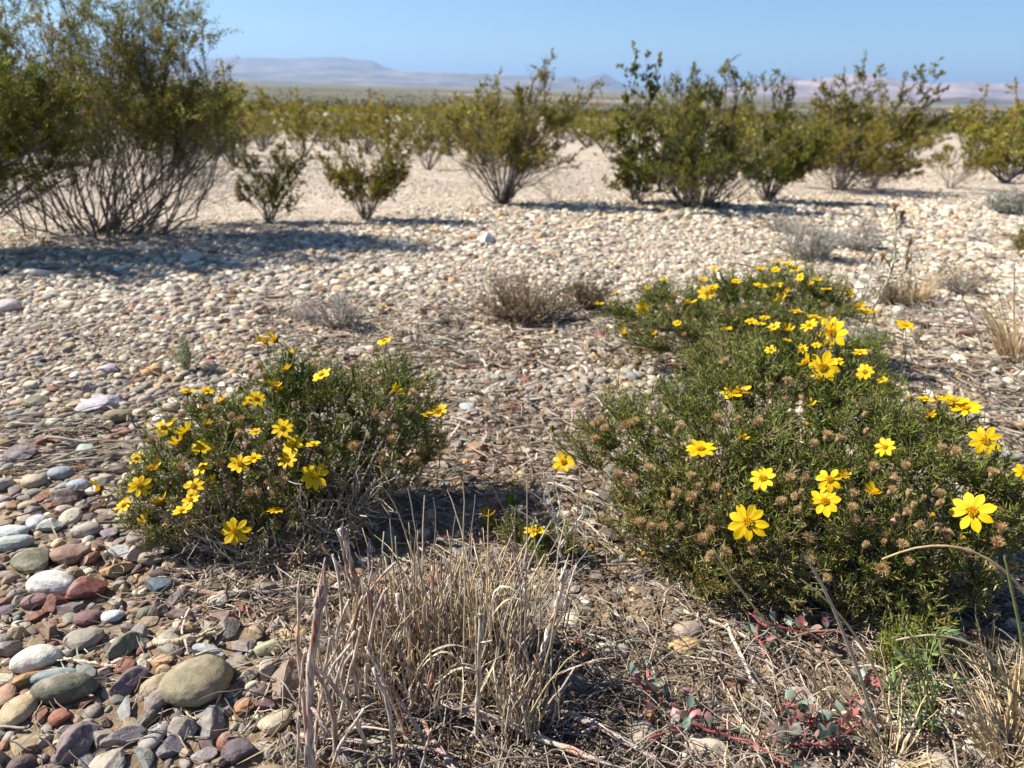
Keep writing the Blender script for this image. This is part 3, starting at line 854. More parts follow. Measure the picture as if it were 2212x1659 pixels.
DG = (4, 2, 1, 4, .3, .4); BG = (2, 3, 4, 1.2, 1.2, .5); LG = (2, 3, 2, 1, .8, 2.5)
creo_px(205, 503, -150, 640, 1, 'tall many-stemmed creosote, largest, rising out of the top left of the picture', nst=54, dens=1.3, leaf=.0115, lean=(.06, 0, .02), vase=.5, foot=.5, stem_r=.0032, full=2.0,
        tops=[(385, 22, 0), (372, 60, .1), (355, 95, -.1), (330, 130, 0), (300, 25, .2), (270, 55, 0), (430, 170, .1), (425, 215, 0), (470, 240, .1), (475, 305, 0), (450, 265, -.2), (400, 210, .1), (400, 300, 0), (340, 240, -.2), (340, 60, 0), (240, 30, .1), (180, 60, 0), (365, 110, 0), (300, 280, -.2), (250, 330, -.2)], fstart=.30, green=(3, 3, 3, 2, .8, 1.2), sfloor=.35)
creo_px(-150, 548, -60, 500, 2, 'creosote cut by the left edge with one long branch reaching down to the ground', nst=40, dens=1.3, leaf=.0115, lean=(.22, 0, -.02), full=2.0, stem_r=.0045, tops=[(150, 200, 0), (180, 260, 0), (130, 320, .1), (120, 120, 0), (90, 180, -.1), (210, 330, 0), (60, 250, 0)], fstart=.2, green=DG)
creo_px(583, 480, 300, 170, 3, 'small sparse creosote, first one right of the big left creosote', nst=9, dens=.8, leaf=.010, vase=.15, tops=[(612, 312, 0), (640, 345, 0), (655, 352, 0), (500, 305, .2), (540, 330, 0), (590, 330, 0), (635, 430, -.1), (515, 415, 0)], fstart=.12, green=(3, 3, 3, 2, 0, 0))
creo_px(790, 476, 275, 215, 4, 'rounded creosote with bare lower stems, second right of the big left one', nst=22, dens=.8, leaf=.011, vase=.2, tops=[(730, 290, 0), (870, 290, 0), (890, 330, 0), (760, 285, 0), (690, 340, 0)], fstart=.10, green=BG)
creo_px(1083, 441, 205, 320, 5, 'wide open creosote with bare grey stems and one tall plume leaning right', nst=34, dens=.85, leaf=.012, vase=.3, lean=(.06, 0, 0), tops=[(1195, 145, 0), (1180, 165, 0), (1150, 175, 0), (1130, 200, 0), (1070, 185, .2), (1040, 200, 0), (1200, 225, 0), (1240, 235, 0), (960, 240, 0), (1300, 180, .8), (1260, 190, .8), (1285, 195, .8), (1210, 290, 0), (1120, 220, 0)], fstart=.34, green=BG)
creo_px(1195, 436, 365, 170, 6, 'low leafless creosote branches lying right of the open creosote', nst=7, dens=.3, leaf=.008, tops=[(1230, 375, 0), (1275, 435, -.3), (1260, 390, 0)], fstart=1.3, green=BG)
creo_px(1375, 437, 300, 190, 7, 'green leafy creosote at the left end of the dense thicket', nst=26, dens=1.2, leaf=.012, vase=.25, tops=[(1370, 110, .3), (1400, 105, .3), (1425, 120, .3), (1360, 150, .3), (1350, 190, .3), (1400, 180, .3), (1330, 290, 0), (1300, 330, 0), (1340, 250, 0)], fstart=.12, green=DG)
creo_px(1510, 450, 210, 350, 8, 'densest dark green creosote in the middle of the right thicket', nst=60, dens=1.0, leaf=.012, vase=.35, foot=.25, lean=(.03, 0, 0), tops=[(1440, 170, 0), (1465, 150, 0), (1510, 160, 0), (1560, 155, 0), (1590, 150, 0), (1500, 180, 0), (1380, 230, 0), (1320, 320, 0), (1590, 190, 0), (1540, 185, 0)], fstart=.06, green=DG)
creo_px(1655, 436, 240, 250, 9, 'creosote with spread fingers of leaves, right of the densest one', nst=34, dens=1.1, leaf=.012, vase=.3, lean=(.08, 0, 0), tops=[(1620, 175, .4), (1650, 170, .4), (1690, 165, .4), (1720, 180, .4), (1700, 200, .4), (1760, 300, 0), (1770, 330, 0)], fstart=.12, green=(4, 3, 2, 3, .5, .5))
creo_px(1815, 412, 235, 350, 10, 'broad creosote with two tall tufts against the sky, leaning right', nst=46, dens=1.0, leaf=.013, vase=.3, lean=(.06, 0, 0), tops=[(1870, 135, .3), (1850, 150, .3), (1820, 150, .3), (1770, 170, .3), (1760, 185, .3), (1900, 150, .3), (1800, 180, .3)], fstart=.22, green=BG)
creo_px(1880, 408, 290, 280, 11, 'creosote behind the broad one whose plume reaches farthest right', nst=26, dens=1.0, leaf=.013, vase=.3, lean=(.18, 0, 0), tops=[(2020, 140, .2), (1990, 145, .2), (1960, 160, .2), (1910, 180, .2), (2045, 180, .2), (2030, 200, .2), (2000, 215, .2), (2040, 245, .2), (1950, 200, .2), (2025, 165, .2), (1985, 235, .2)], fstart=.25, green=BG)
creo_px(1925, 412, 330, 110, 12, 'small scraggly creosote under the far right plume', nst=9, dens=.6, leaf=.011, fstart=.35, green=BG)
creo_px(2052, 407, 290, 190, 13, 'creosote with bare stems at the right, standing clear of the thicket', nst=22, dens=.8, leaf=.013, vase=.3, lean=(.05, 0, 0), fstart=.35, green=BG)
creo_px(2190, 356, 262, 220, 14, 'bushy creosote cut by the right edge of the picture', nst=30, dens=1.0, leaf=.016, fstart=.25, green=BG)
creo_px(925, 368, 235, 150, 15, 'creosote behind and left of the open creosote, half hidden', nst=22, dens=.8, leaf=.014, fstart=.2, green=(3, 3, 2, 2, .5, .5))
creo_px(500, 350, 230, 130, 16, 'pale brownish creosote behind the right side of the big left one', nst=18, dens=.6, leaf=.014, fstart=.2, green=(0, 1, 3, 0, 4, 3))
creo_px(395, 360, 250, 130, 17, 'creosote seen through the stems of the big left one', nst=16, dens=.6, leaf=.014, fstart=.3, green=BG)
creo_px(680, 305, 215, 150, 18, 'hazy creosote farther off, left of the round far one', nst=18, dens=.9, leaf=.022, fstart=.2, green=BG)
creo_px(800, 278, 205, 150, 19, 'round brownish creosote farther off in the centre left', nst=20, dens=.9, leaf=.026, fstart=.2, green=BG, low=True)
creo_px(945, 262, 200, 110, 20, 'creosote far back beyond the pale bare slope', nst=18, dens=.9, leaf=.03, fstart=.2, green=BG, low=True)
creo_px(740, 240, 178, 60, 21, 'thin upright creosote poking above the far scrub', nst=9, dens=.9, leaf=.03, fstart=.2, green=BG, low=True)

# farther bushes on the falling ground: copies of four kinds
def far_bushes():
    rng = np.random.default_rng(41)
    protos = []
    specs = [(1.0, .62, BG), (.85, .60, (3, 3, 2, 2, .5, 1)), (1.15, .7, BG), (.7, .5, LG)]
    spots = []
    tries = 0
    while len(spots) < 268 and tries < 30000:
        tries += 1
        a = rng.uniform(-.66, .66); r = 8*math.exp(rng.uniform(0, 1)*math.log(78/8))
        x, y = r*math.sin(a), r*math.cos(a)
        z = float(terrain(x, y)); u, v, _ = project(np.array([x, y, z])); u = float(u); v = float(v)
        if u < -60 or u > 2270: continue
        # the two pale washes the photo shows bare
        if r < 14 and 1120 < u < 1350 and v > 262: continue
        if r < 10.5 and 560 < u < 1000: continue
        if r < 13 and rng.random() < .3: continue
        if min([math.hypot(x-s[0], y-s[1]) for s in spots] + [9]) < .8+.022*r: continue
        spots.append((x, y, z, r, u, v))
    flabs = {}
    for k, (x, y, z, r, u, v) in enumerate(spots):
        q = k % 4
        s = rng.uniform(.65, 1.15)
        side = ['far left', 'left', 'left of centre', 'centre', 'right of centre', 'right', 'far right'][int(np.clip(u/316, 0, 6))]
        dist = 'just behind the front row' if r < 14 else ('midway down the slope' if r < 32 else 'far off near the plain')
        kind = ['brown-green', 'green', 'tall brown-green', 'small grey-green'][q]
        lab = '%s creosote %s, %s' % (kind, dist, side); flabs.setdefault(lab, [])
        if k < 4:
            o = creosote((x, y, z), specs[q][0]*1.0, specs[q][1], 60+k, nst=18, dens=.8, leaf=.034, fstart=.15, green=specs[q][2], low=True, label=lab, group='creosote bushes scattered down the slope', stem_r=.008)
            protos.append(o)
        else:
            o = copy_tree(protos[q]); o.location = (x, y, z); o['label'] = lab
        flabs[lab].append((r, k, o))
        o.rotation_euler = (0, 0, rng.uniform(0, 6.28)); o.scale = (s, s, s*rng.uniform(.85, 1.1))
    for lab, li in flabs.items(): order_labels(lab, li)
far_bushes()

# ------------------------------------------------------------------ yellow flowers
def petal_mesh(npet, seed, droop=0.0, wilt=0.0, miss=0):
    rng = np.random.default_rng(seed); mb = MB()
    sl_ = np.linspace(0, 1, 8); sw = np.linspace(-1, 1, 5)
    prof = np.array([.26, .55, .80, .95, 1.0, .93, .62, .10])
    ang0 = rng.uniform(0, 6.28)
    for k in range(npet):
        if k < miss: continue
        a = ang0 + 2*math.pi*k/npet + rng.normal()*.09
        Lp = rng.uniform(.86, 1.05); wd = rng.uniform(.195, .245)*(1-.45*wilt)
        dr = droop + rng.normal()*.10; cur = rng.normal()*.10 - .10
        tw = rng.normal()*.25
        V = []
        for i_, s in enumerate(sl_):
            rr = .20 + .80*Lp*s
            if wilt: rr = .20 + .80*Lp*s*(1-.45*wilt*s)
            z = dr*s*.55 + cur*s*s*.6 + wilt*(.75*s)
            for w in sw:
                y = w*prof[i_]*wd
                zz = z + .05*abs(w)*prof[i_] + tw*y*s - .018*math.cos(w*math.pi*2)*prof[i_]
                V.append((rr*math.cos(a)-y*math.sin(a), rr*math.sin(a)+y*math.cos(a), zz))
        V = np.array(V); n = len(sw)
        F = np.array([[i_*n+j, i_*n+j+1, (i_+1)*n+j+1, (i_+1)*n+j] for i_ in range(len(sl_)-1) for j in range(n-1)])
        base = np.array([.86, .56, .0035])*(1-.25*wilt)*rng.uniform(.93, 1.04)
        t = np.repeat(sl_, n)[:, None]
        C = base*(1-.14*(1-t)) 
        mb.add(V, F, C)
    return mb
def disc_mesh(seed, r=.215, n=70, wilt=0):
    rng = np.random.default_rng(seed); mb = MB()
    g = 2.39996
    k = np.arange(n); rr = r*np.sqrt((k+.5)/n); a = k*g
    base = np.stack([rr*np.cos(a), rr*np.sin(a), .10-.25*rr**2/r-.02*0+np.zeros(n)], -1)
    d = nrm(np.stack([base[:, 0]*1.6, base[:, 1]*1.6, np.full(n, .45)], -1)+rng.normal(size=(n, 3))*.10)
    L = r*rng.uniform(.35, .62, n)
    P = np.stack([base-d*.05, base+d*L[:, None]*.6, base+d*L[:, None]], 1)
    R = np.stack([np.full(n, r*.07), np.full(n, r*.10), np.full(n, r*.05)], 1)
    c = mixcol([(.80, .44, .006), (.72, .34, .006), (.86, .54, .01)], [3, 2, 2], n, rng, .1)*(1-.25*wilt)
    tubes(mb, P, R, c, 5, cap=True)
    # the cushion under the florets
    m = 12; ring = np.arange(m)*2*math.pi/m
    V = [(0, 0, .09)]; 
    for q, z in ((.5, .075), (1.0, .01), (.95, -.06)):
        for b in ring: V.append((r*q*math.cos(b), r*q*math.sin(b), z))
    F3 = np.array([[0, 1+i, 1+(i+1) % m] for i in range(m)])
    F4 = np.array([[1+l*m+i, 1+(l+1)*m+i, 1+(l+1)*m+(i+1) % m, 1+l*m+(i+1) % m] for l in range(2) for i in range(m)])
    mb.add(V, [F3, F4], np.array([.55, .26, .01]))
    return mb
def cup_mesh(seed, r0=.08, r1=.25, h=.5, stalk=1.0, col=(.11, .115, .022), tipcol=(.20, .15, .03), nb=15):
    # green bracts round the head, narrowing into a bent stalk: local z = 0 is where the petals leave
    rng = np.random.default_rng(seed); mb = MB()
    a = np.arange(nb)*2*math.pi/nb; 
    for lay in range(2):
        b = a + lay*math.pi/nb; q = 1+.06*lay
        base = np.stack([r0*.6*np.cos(b), r0*.6*np.sin(b), np.full(nb, -h)], -1)
        mid = np.stack([r1*q*np.cos(b), r1*q*np.sin(b), np.full(nb, -h*.45)], -1)
        tip = np.stack([r1*q*1.02*np.cos(b), r1*q*1.02*np.sin(b), np.full(nb, .03-.12*lay)+rng.normal(size=nb)*.03], -1)
        P = bezier(base, mid, tip, 6)
        T = nrm(np.gradient(P, axis=1)); tang = np.stack([-np.sin(b), np.cos(b), 0*b], -1)[:, None]
        w = np.array([.03, .085, .105, .10, .075, .012])[None, :, None]*r1/.25
        out = np.stack([np.cos(b), np.sin(b), 0*b], -1)[:, None]
        V = np.stack([P-tang*w, P+out*w*.25, P+tang*w], 2).reshape(-1, 3)
        i = np.arange(nb)[:, None, None]*18; k = np.arange(5)[None, :, None]*3; s = np.arange(2)[None, None, :]
        F = np.stack([i+k+s, i+k+s+1, i+k+s+4, i+k+s+3], -1).reshape(-1, 4)
        t = np.tile(np.repeat(np.linspace(0, 1, 6), 3), nb)[:, None]
        mb.add(V, F, np.array(col)*(1-t)+np.array(tipcol)*t)
    bend = rng.normal(size=2)*.25
    P = np.array([[[0, 0, -h*.75], [bend[0]*.2, bend[1]*.2, -h-stalk*.4], [bend[0], bend[1], -h-stalk]]])
    tubes(mb, P, np.array([[.075, .05, .045]]), np.array([.13, .12, .04]), 5)
    return mb
def bristle_mesh(seed, r=.34, n=150, up=.5):
    rng = np.random.default_rng(seed); mb = MB()
    k = np.arange(n); th = np.arccos(1-(k+.5)/n*1.25); a = k*2.39996
    d = np.stack([np.sin(th)*np.cos(a), np.sin(th)*np.sin(a), np.cos(th)+up], -1); d = nrm(d+rng.normal(size=(n, 3))*.12)
    b = np.stack([.10*np.cos(a), .10*np.sin(a), 0*a-.08], -1)*rng.uniform(.3, 1, (n, 1))
    L = r*rng.uniform(.7, 1.15, n)[:, None]
    P = np.stack([b, b+d*L*.6, b+d*L+rng.normal(size=(n, 3))*.03], 1)
    c = mixcol([(.74, .52, .26), (.82, .66, .42), (.60, .38, .16)], [3, 2, 2], n, rng, .12)
    tubes(mb, P, np.array([[.018, .013, .007]]), c, 3)
    return mb

def mk(mb, name, mat):
    o = mb.build(name, mat); me = o.data; bpy.data.objects.remove(o); return me
HEAD_CUP = [mk(cup_mesh(s), 'flower_head', M_LEAF) for s in range(4)]
PET = {'f': [mk(petal_mesh(n, 10+n+s), 'petals', M_PETAL) for s, n in enumerate((8, 8, 9, 7, 8))],
       'e': [mk(petal_mesh(n, 30+n, .22), 'petals', M_PETAL) for n in (7, 8, 9, 8)],
       'w': [mk(petal_mesh(n, 50+n+s, .1, .8, m_), 'petals', M_PETAL) for s, (n, m_) in enumerate(((8, 1), (9, 3), (8, 4), (7, 0)))]}
PET['s'] = PET['f'] + PET['e']
DISC = [mk(disc_mesh(s), 'disc', M_DISC) for s in range(4)]
BUDC = [mk(cup_mesh(20+s, .08, .20, .62), 'flower_bud', M_LEAF) for s in range(3)]
BUDT = [mk(disc_mesh(40+s, .17, 34), 'disc', M_DISC) for s in range(2)]
SEEDC = [mk(cup_mesh(30+s, .07, .19, .55, .9, (.26, .17, .07), (.48, .31, .14)), 'seed_head', M_LEAF) for s in range(4)]
BRIS = [mk(bristle_mesh(s, .34+.03*s, up=.35+.12*s), 'bristles', M_FLUFF) for s in range(5)] + [mk(bristle_mesh(9, .20, 60, 1.5), 'bristles', M_FLUFF)]

def head(kind, P, n, size, parent, loc, rng, label=None):
    # size = flower radius in metres
    def ob(me, nm, par):
        o = bpy.data.objects.new(nm, me); COL.objects.link(o); o.parent = par; return o
    if kind in 'fsew':
        h = ob(HEAD_CUP[rng.integers(4)], 'flower_head', parent)
        ob(PET[kind][rng.integers(len(PET[kind]))], 'petals', h); ob(DISC[rng.integers(4)], 'disc', h)
    elif kind == 'b':
        h = ob(BUDC[rng.integers(3)], 'flower_bud', parent); d = ob(BUDT[rng.integers(2)], 'disc', h); d.location = (0, 0, -.02)
    else:
        h = ob(SEEDC[rng.integers(4)], 'seed_head', parent); ob(BRIS[rng.integers(6)], 'bristles', h)
    q = Vector(n).normalized().to_track_quat('Z', 'Y') @ Euler((0, 0, rng.uniform(0, 6.28))).to_quaternion()
    h.rotation_euler = q.to_euler(); h.location = Vector(P) - Vector(loc); h.scale = (size,)*3
    if label: h['label'] = label
    return h

def flowering_bush(base_uv, lobes, flowers, seed, label, nshoot=1500, nmain=70, leaf=.0102, nseed=40, nleaf=21, group='yellow-flowered bushes', seedbox=None, dirt=0.0):
    """lobes: (u, v, radius px, depth Y). flowers: (u, v, width px, kind)"""
    rng = np.random.default_rng(seed)
    base = on_ground(*base_uv)
    root = thing('flowering_bush', base, label, 'bush', group)
    LC = np.array([at_depth(l[0], l[1], l[3]) for l in lobes]); LR = np.array([px2m(l[2], c) for l, c in zip(lobes, LC)])
    # shoot tips through the outer shell of the lobes
    pts = []
    w = LR**2/np.sum(LR**2)
    while sum(len(p) for p in pts) < nshoot:
        k = rng.choice(len(lobes), 4000, p=w); d = nrm(rng.normal(size=(4000, 3))); d[:, 2] = np.where(rng.random(4000) < .65, np.abs(d[:, 2]), d[:, 2])
        rad = np.where(rng.random(4000) < .70, np.where(rng.random(4000) < .1, rng.uniform(1.05, 1.25, 4000), rng.uniform(.80, 1.06, 4000)), rng.uniform(.3, .85, 4000))
        p = LC[k] + d*(LR[k]*rad)[:, None]
        dist = np.linalg.norm(p[:, None]-LC[None], axis=2)/LR[None]
        ok = (dist.min(1) > .45) | (rng.random(4000) < .25)
        ok &= p[:, 2] > terrain(p[:, 0], p[:, 1]) + .012
        pts.append(p[ok])
    tips = np.concatenate(pts)[:nshoot]
    up_ = rng.random(nshoot) < .16; tips[up_, 2] += rng.uniform(.008, .034, up_.sum())
    # flower and seed head positions on the near side of the lobes
    fl = []
    dlobe = np.array([l[:2] for l in lobes], float); rl = np.array([l[2] for l in lobes], float)
    def front(u, v, f=1.02):
        q = np.hypot(dlobe[:, 0]-u, dlobe[:, 1]-v)/rl
        inside = q < 1
        if inside.any():
            Yf = np.where(inside, np.array([l[3] for l in lobes]) - LR*np.sqrt(np.maximum(0, 1-q**2))*f, 9).min()
        else: Yf = lobes[int(np.argmin(q))][3]
        return at_depth(u, v, Yf)
    for (u, v, wpx, kd) in flowers: fl.append((front(u, v, 1.14), wpx, kd))
    ns = 0; guard = 0
    cen = [(lobes[q][0]+rng.normal()*rl[q]*.5, lobes[q][1]+rng.normal()*rl[q]*.5) for q in rng.choice(len(lobes), 26, p=w)]
    while ns < nseed and guard < 5000:
        guard += 1
        k = rng.choice(len(lobes), p=w); a = rng.uniform(0, 6.28); rr = math.sqrt(rng.random())
        u = lobes[k][0]+math.cos(a)*rr*rl[k]; v = lobes[k][1]+math.sin(a)*rr*rl[k]
        if rng.random() < .72:
            q = cen[rng.integers(26)]; u = q[0]+rng.normal()*26; v = q[1]+rng.normal()*30
            if np.min(np.hypot(dlobe[:, 0]-u, dlobe[:, 1]-v)/rl) > .97: continue
        if seedbox and not seedbox(u, v): continue
        if any(math.hypot(u-f[0], v-f[1]) < f[2]*.5+14 for f in flowers): continue
        P = front(u, v, 1.0)
        if P[2] < base[2]+.09 or any(np.linalg.norm(P-f[0]) < .013 for f in fl): continue
        fl.append((P, None, 'd')); ns += 1
    cdir = np.array([0, -1.0, 0])
    heads = []
    for (P, wpx, kd) in fl:
        c = nrm(CAMP-P); up = np.array([0, 0, 1.]); lf = np.array([-1., 0, 0]); j = rng.normal(size=3)
        if kd == 'f': n = c*.9+up*.22+lf*.1+j*.10
        elif kd == 's': n = c*.48+up*.60+lf*.34+j*.20
        elif kd == 'e': n = up*1.0+lf*.12+j*.13+c*.05
        elif kd == 'w': n = up*.8+lf*.3+c*.2+j*.35
        else: n = up*.9+c*.15+j*.28 + nrm((P-base)*np.array([1, 1, 0]))*.25
        n = nrm(n)
        if wpx: sz = px2m(wpx, P)/2*(1.5 if kd == 'w' else 1.0)
        if kd == 'b': sz = px2m(wpx, P)/2*2.0
        if kd == 'd': sz = rng.uniform(.013, .019)
        head(kd, P, n, sz, root, base, rng)
        heads.append(P - n*sz*1.45)
    hd = np.zeros(len(tips)+len(heads), bool); hd[len(tips):] = True
    if heads: tips = np.concatenate([tips, np.array(heads)])
    tips[:, 2] = np.maximum(tips[:, 2], terrain(tips[:, 0], tips[:, 1])+.006)
    # main woody branches
    idx = rng.choice(len(tips), nmain, replace=False)
    foot = base + np.concatenate([nrm(tips[idx][:, :2]-base[:2])*rng.uniform(.0, .35, (nmain, 1))*np.linalg.norm(tips[idx][:, :2]-base[:2], axis=1)[:, None]*.5, np.zeros((nmain, 1))], 1)
    foot[:, 2] = terrain(foot[:, 0], foot[:, 1])-.004
    ends = foot + (tips[idx]-foot)*.82
    ctrl = foot + (ends-foot)*np.array([.62, .62, .38])
    Mn = wobble(bezier(foot, ctrl, ends, 9), .014, rng); Mn[..., 2] = np.maximum(Mn[..., 2], base[2]-.01)
    sm = MB()
    wc = mixcol([(.30, .235, .165), (.22, .165, .11), (.40, .34, .27), (.15, .11, .075)], [3, 3, 2, 2], nmain, rng)
    tubes(sm, Mn, .0019*rng.uniform(.6, 1.5, (nmain, 1))*np.linspace(1.25, .45, 9)[None], wc, 5)
    # shoots from the nearest lower point of a main branch
    samp = Mn[:, 2:].reshape(-1, 3)
    att = np.zeros_like(tips)
    for s0 in range(0, len(tips), 400):
        tt = tips[s0:s0+400]
        dd = np.linalg.norm(tt[:, None]-samp[None]+np.array([0, 0, -.012]), axis=2) + np.where(samp[None, :, 2] > tt[:, None, 2]-.006, .25, 0)
        att[s0:s0+400] = samp[np.argmin(dd, 1)]
    c = att + (tips-att)*np.array([.65, .65, .35])
    Sh = wobble(bezier(att, c, tips, 7), .006, rng)
    frac = np.clip((tips[:, 2]-base[2])/max(1e-3, (LC[:, 2]+LR).max()-base[2]), 0, 1)
    scol = mixcol([(.20, .155, .08), (.26, .20, .12), (.13, .11, .04)], [2, 2, 2], len(tips), rng)
    tubes(sm, Sh, np.array([.0009, .0009, .0008, .0008, .0007, .0006, .0005])[None], scol, 3)
    # dead fine twigs in the shaded inside and round the foot
    nd = int(nshoot*1.4); k = rng.integers(0, nmain, nd); t = rng.uniform(.08, .75, nd)
    a, T = pick(Mn, k, t); e = a + nrm(T*.6+rng.normal(size=(nd, 3)))*rng.uniform(.012, .05, (nd, 1)); e[:, 2] = np.maximum(e[:, 2], base[2]-.005)
    D = wobble(bezier(a, (a+e)/2+rng.normal(size=(nd, 3))*.004, e, 5), .006, rng)
    tubes(sm, D, .0006, mixcol([(.58, .50, .39), (.44, .34, .23), (.28, .21, .14)], [3, 3, 2], nd, rng), 3)
    sm.build('branches', M_STEM, root, base)
    # needle leaves
    lm = MB(); N = len(tips)
    nl = np.where(rng.random(N) < .12, nleaf//3, nleaf)
    k = np.repeat(np.arange(N), nl); t = 1-rng.random(len(k))**1.25*.85
    t = np.where(hd[k], t*.97, t)
    p, T = pick(Sh, k, t)
    # crowded towards the tip, only the last few centimetres leafy
    near = np.linalg.norm(p-tips[k], axis=1)
    keep = near < rng.uniform(.035, .075, len(k))
    k, t, p, T = k[keep], t[keep], p[keep], T[keep]
    Dv = nrm(T*.75 + nrm(rng.normal(size=p.shape))*.85 + np.array([0, 0, .15]))
    L = leaf*rng.uniform(.55, 1.3, len(k))
    hf = frac[k] + rng.normal(size=len(k))*.12
    cg = mixcol([(.125, .165, .020), (.17, .215, .026), (.25, .28, .040), (.08, .105, .016)], [4, 4, 2, 2], len(k), rng, .16)
    cy = mixcol([(.30, .23, .09), (.42, .33, .19), (.22, .17, .05), (.34, .20, .07)], [2, 2, 2, 1], len(k), rng, .16)
    dry = rng.random(len(k)) < np.clip(.72-.98*hf, .07, .85)
    lm2 = np.where(dry[:, None], cy, cg)
    leaves(lm, p, Dv, L, leaf*.16, lm2, rng, .5, .12)
    # withered leaves along the lower branches
    nw = nshoot*5; k = rng.integers(0, nmain, nw); t = rng.uniform(.12, .9, nw); p, T = pick(Mn, k, t)
    Dv = nrm(T*.5+rng.normal(size=p.shape)); p = p+rng.normal(size=p.shape)*.006
    leaves(lm, p, Dv, leaf*rng.uniform(.5, 1.1, nw), leaf*.15, mixcol([(.33, .25, .14), (.22, .16, .08), (.45, .38, .27), (.09, .10, .025)], [3, 3, 2, 2], nw, rng), rng, .5, .3)
    lm.build('foliage', M_LEAF, root, base)
    return root

LB_F = [(405,846,46,'e'),(447,845,36,'e'),(572,735,34,'w'),(592,733,34,'w'),(627,765,26,'w'),(615,800,32,'w'),(695,810,50,'s'),(592,836,32,'w'),(607,840,34,'w'),
 (553,861,44,'s'),(530,873,28,'w'),(478,868,26,'w'),(517,836,15,'b'),(353,923,46,'s'),(368,913,28,'w'),(403,933,40,'w'),(447,916,20,'w'),(387,956,40,'w'),(433,966,46,'s'),
 (552,933,32,'e'),(610,925,50,'s'),(480,966,14,'b'),(633,963,52,'s'),(677,960,35,'e'),(295,990,38,'s'),(327,1011,38,'w'),(437,1010,50,'s'),(518,1002,50,'s'),(547,990,46,'e'),
 (620,993,46,'s'),(680,1028,66,'f'),(302,1050,52,'f'),(213,1055,36,'w'),(418,1050,50,'s'),(462,1040,26,'w'),(345,1083,40,'w'),(412,1080,42,'s'),(267,1092,44,'s'),(393,1103,46,'s'),
 (593,1103,38,'e'),(315,1128,30,'w'),(508,1147,68,'f'),(830,736,38,'s'),(852,846,32,'w'),(924,896,30,'e'),(947,888,50,'e')]
LB_L = [(310,1070,62,.88),(290,1135,45,.85),(390,1010,95,.92),(450,930,80,.97),(560,950,120,.97),(600,850,78,1.02),(630,790,36,1.04),(700,870,90,1.02),(760,830,45,1.05),
 (840,800,48,1.05),(860,890,105,1.02),(915,850,42,1.05),(930,950,50,1.0),(560,1080,125,.92),(420,1110,85,.88),(700,1010,120,.96),(830,1000,100,.98),(520,1150,80,.87),(640,1150,85,.88),(360,1160,55,.85),(750,1110,75,.92),(225,1060,14,.88)]
flowering_bush((650, 1235), LB_L, LB_F, 71, 'left flowering bush, dark green needle leaves with over forty small yellow daisies', nshoot=2050, nmain=125, nseed=42)
RB_F = [(1672,706,34,'s'),(1702,713,26,'w'),(1748,703,42,'s'),(1798,720,78,'s'),(1665,756,28,'s'),(1733,753,26,'s'),(1763,746,22,'e'),(1738,783,34,'w'),(1777,793,76,'f'),(1812,780,26,'s'),
 (1858,761,38,'e'),(1868,803,40,'s'),(1905,820,30,'e'),(1592,848,78,'e'),(1905,846,22,'b'),(1967,856,20,'b'),(1998,863,42,'e'),(2027,866,26,'w'),(2058,866,64,'e'),(2086,882,66,'e'),
 (1912,966,50,'s'),(2128,951,68,'f'),(1513,970,72,'e'),(1648,1033,62,'s'),(1792,1036,60,'f'),(1782,1083,70,'f'),(1828,1026,24,'w'),(1892,1063,40,'w'),(2212,1020,44,'s'),(1575,1068,16,'b'),
 (2020,1046,14,'b'),(2100,1105,92,'f'),(2015,1112,24,'b'),(2082,1161,20,'b'),(1615,1128,90,'f'),(1602,946,26,'w'),(1748,876,28,'w'),(1745,916,18,'b'),(2008,896,24,'w'),(1217,998,54,'f'),
 (1192,920,20,'b'),(1344,1186,20,'b'),(1389,1196,22,'b'),(1279,1180,20,'b'),(1700,735,22,'e'),(1640,700,30,'e')]
RB_L = [(1225,960,28,.95),(1280,940,48,.97),(1330,870,42,1.02),(1350,960,78,.95),(1440,900,85,1.0),(1420,1040,100,.90),(1540,960,110,.93),(1560,840,70,1.02),(1650,780,68,1.06),(1740,770,76,1.08),
 (1700,880,110,1.0),(1830,850,85,1.03),(1850,960,120,.93),(1960,920,75,.95),(2060,930,60,.92),(1980,1030,120,.85),(2090,1060,100,.82),(2180,1080,85,.80),(1700,1020,130,.88),(1560,1100,120,.84),(1430,1150,90,.84),
 (1340,1130,60,.86),(1700,1160,125,.80),(1500,800,55,1.14),(1560,755,55,1.25),(1860,1110,130,.82),(1560,1220,85,.78),(2000,1180,110,.78),(2130,1180,90,.77),(1880,1240,100,.76),(1480,1250,60,.79),(1540,1300,50,.76),(1980,1290,90,.74),(2080,1270,80,.75),(1900,1330,75,.72),(1760,1290,85,.74),(1640,1290,70,.75),(2010,1390,60,.68)]
flowering_bush((1760, 1290), RB_L, RB_F, 72, 'right flowering bush, the widest, with large yellow daisies and many tan seed heads', nshoot=3700, nmain=200, nseed=88, leaf=.0104)
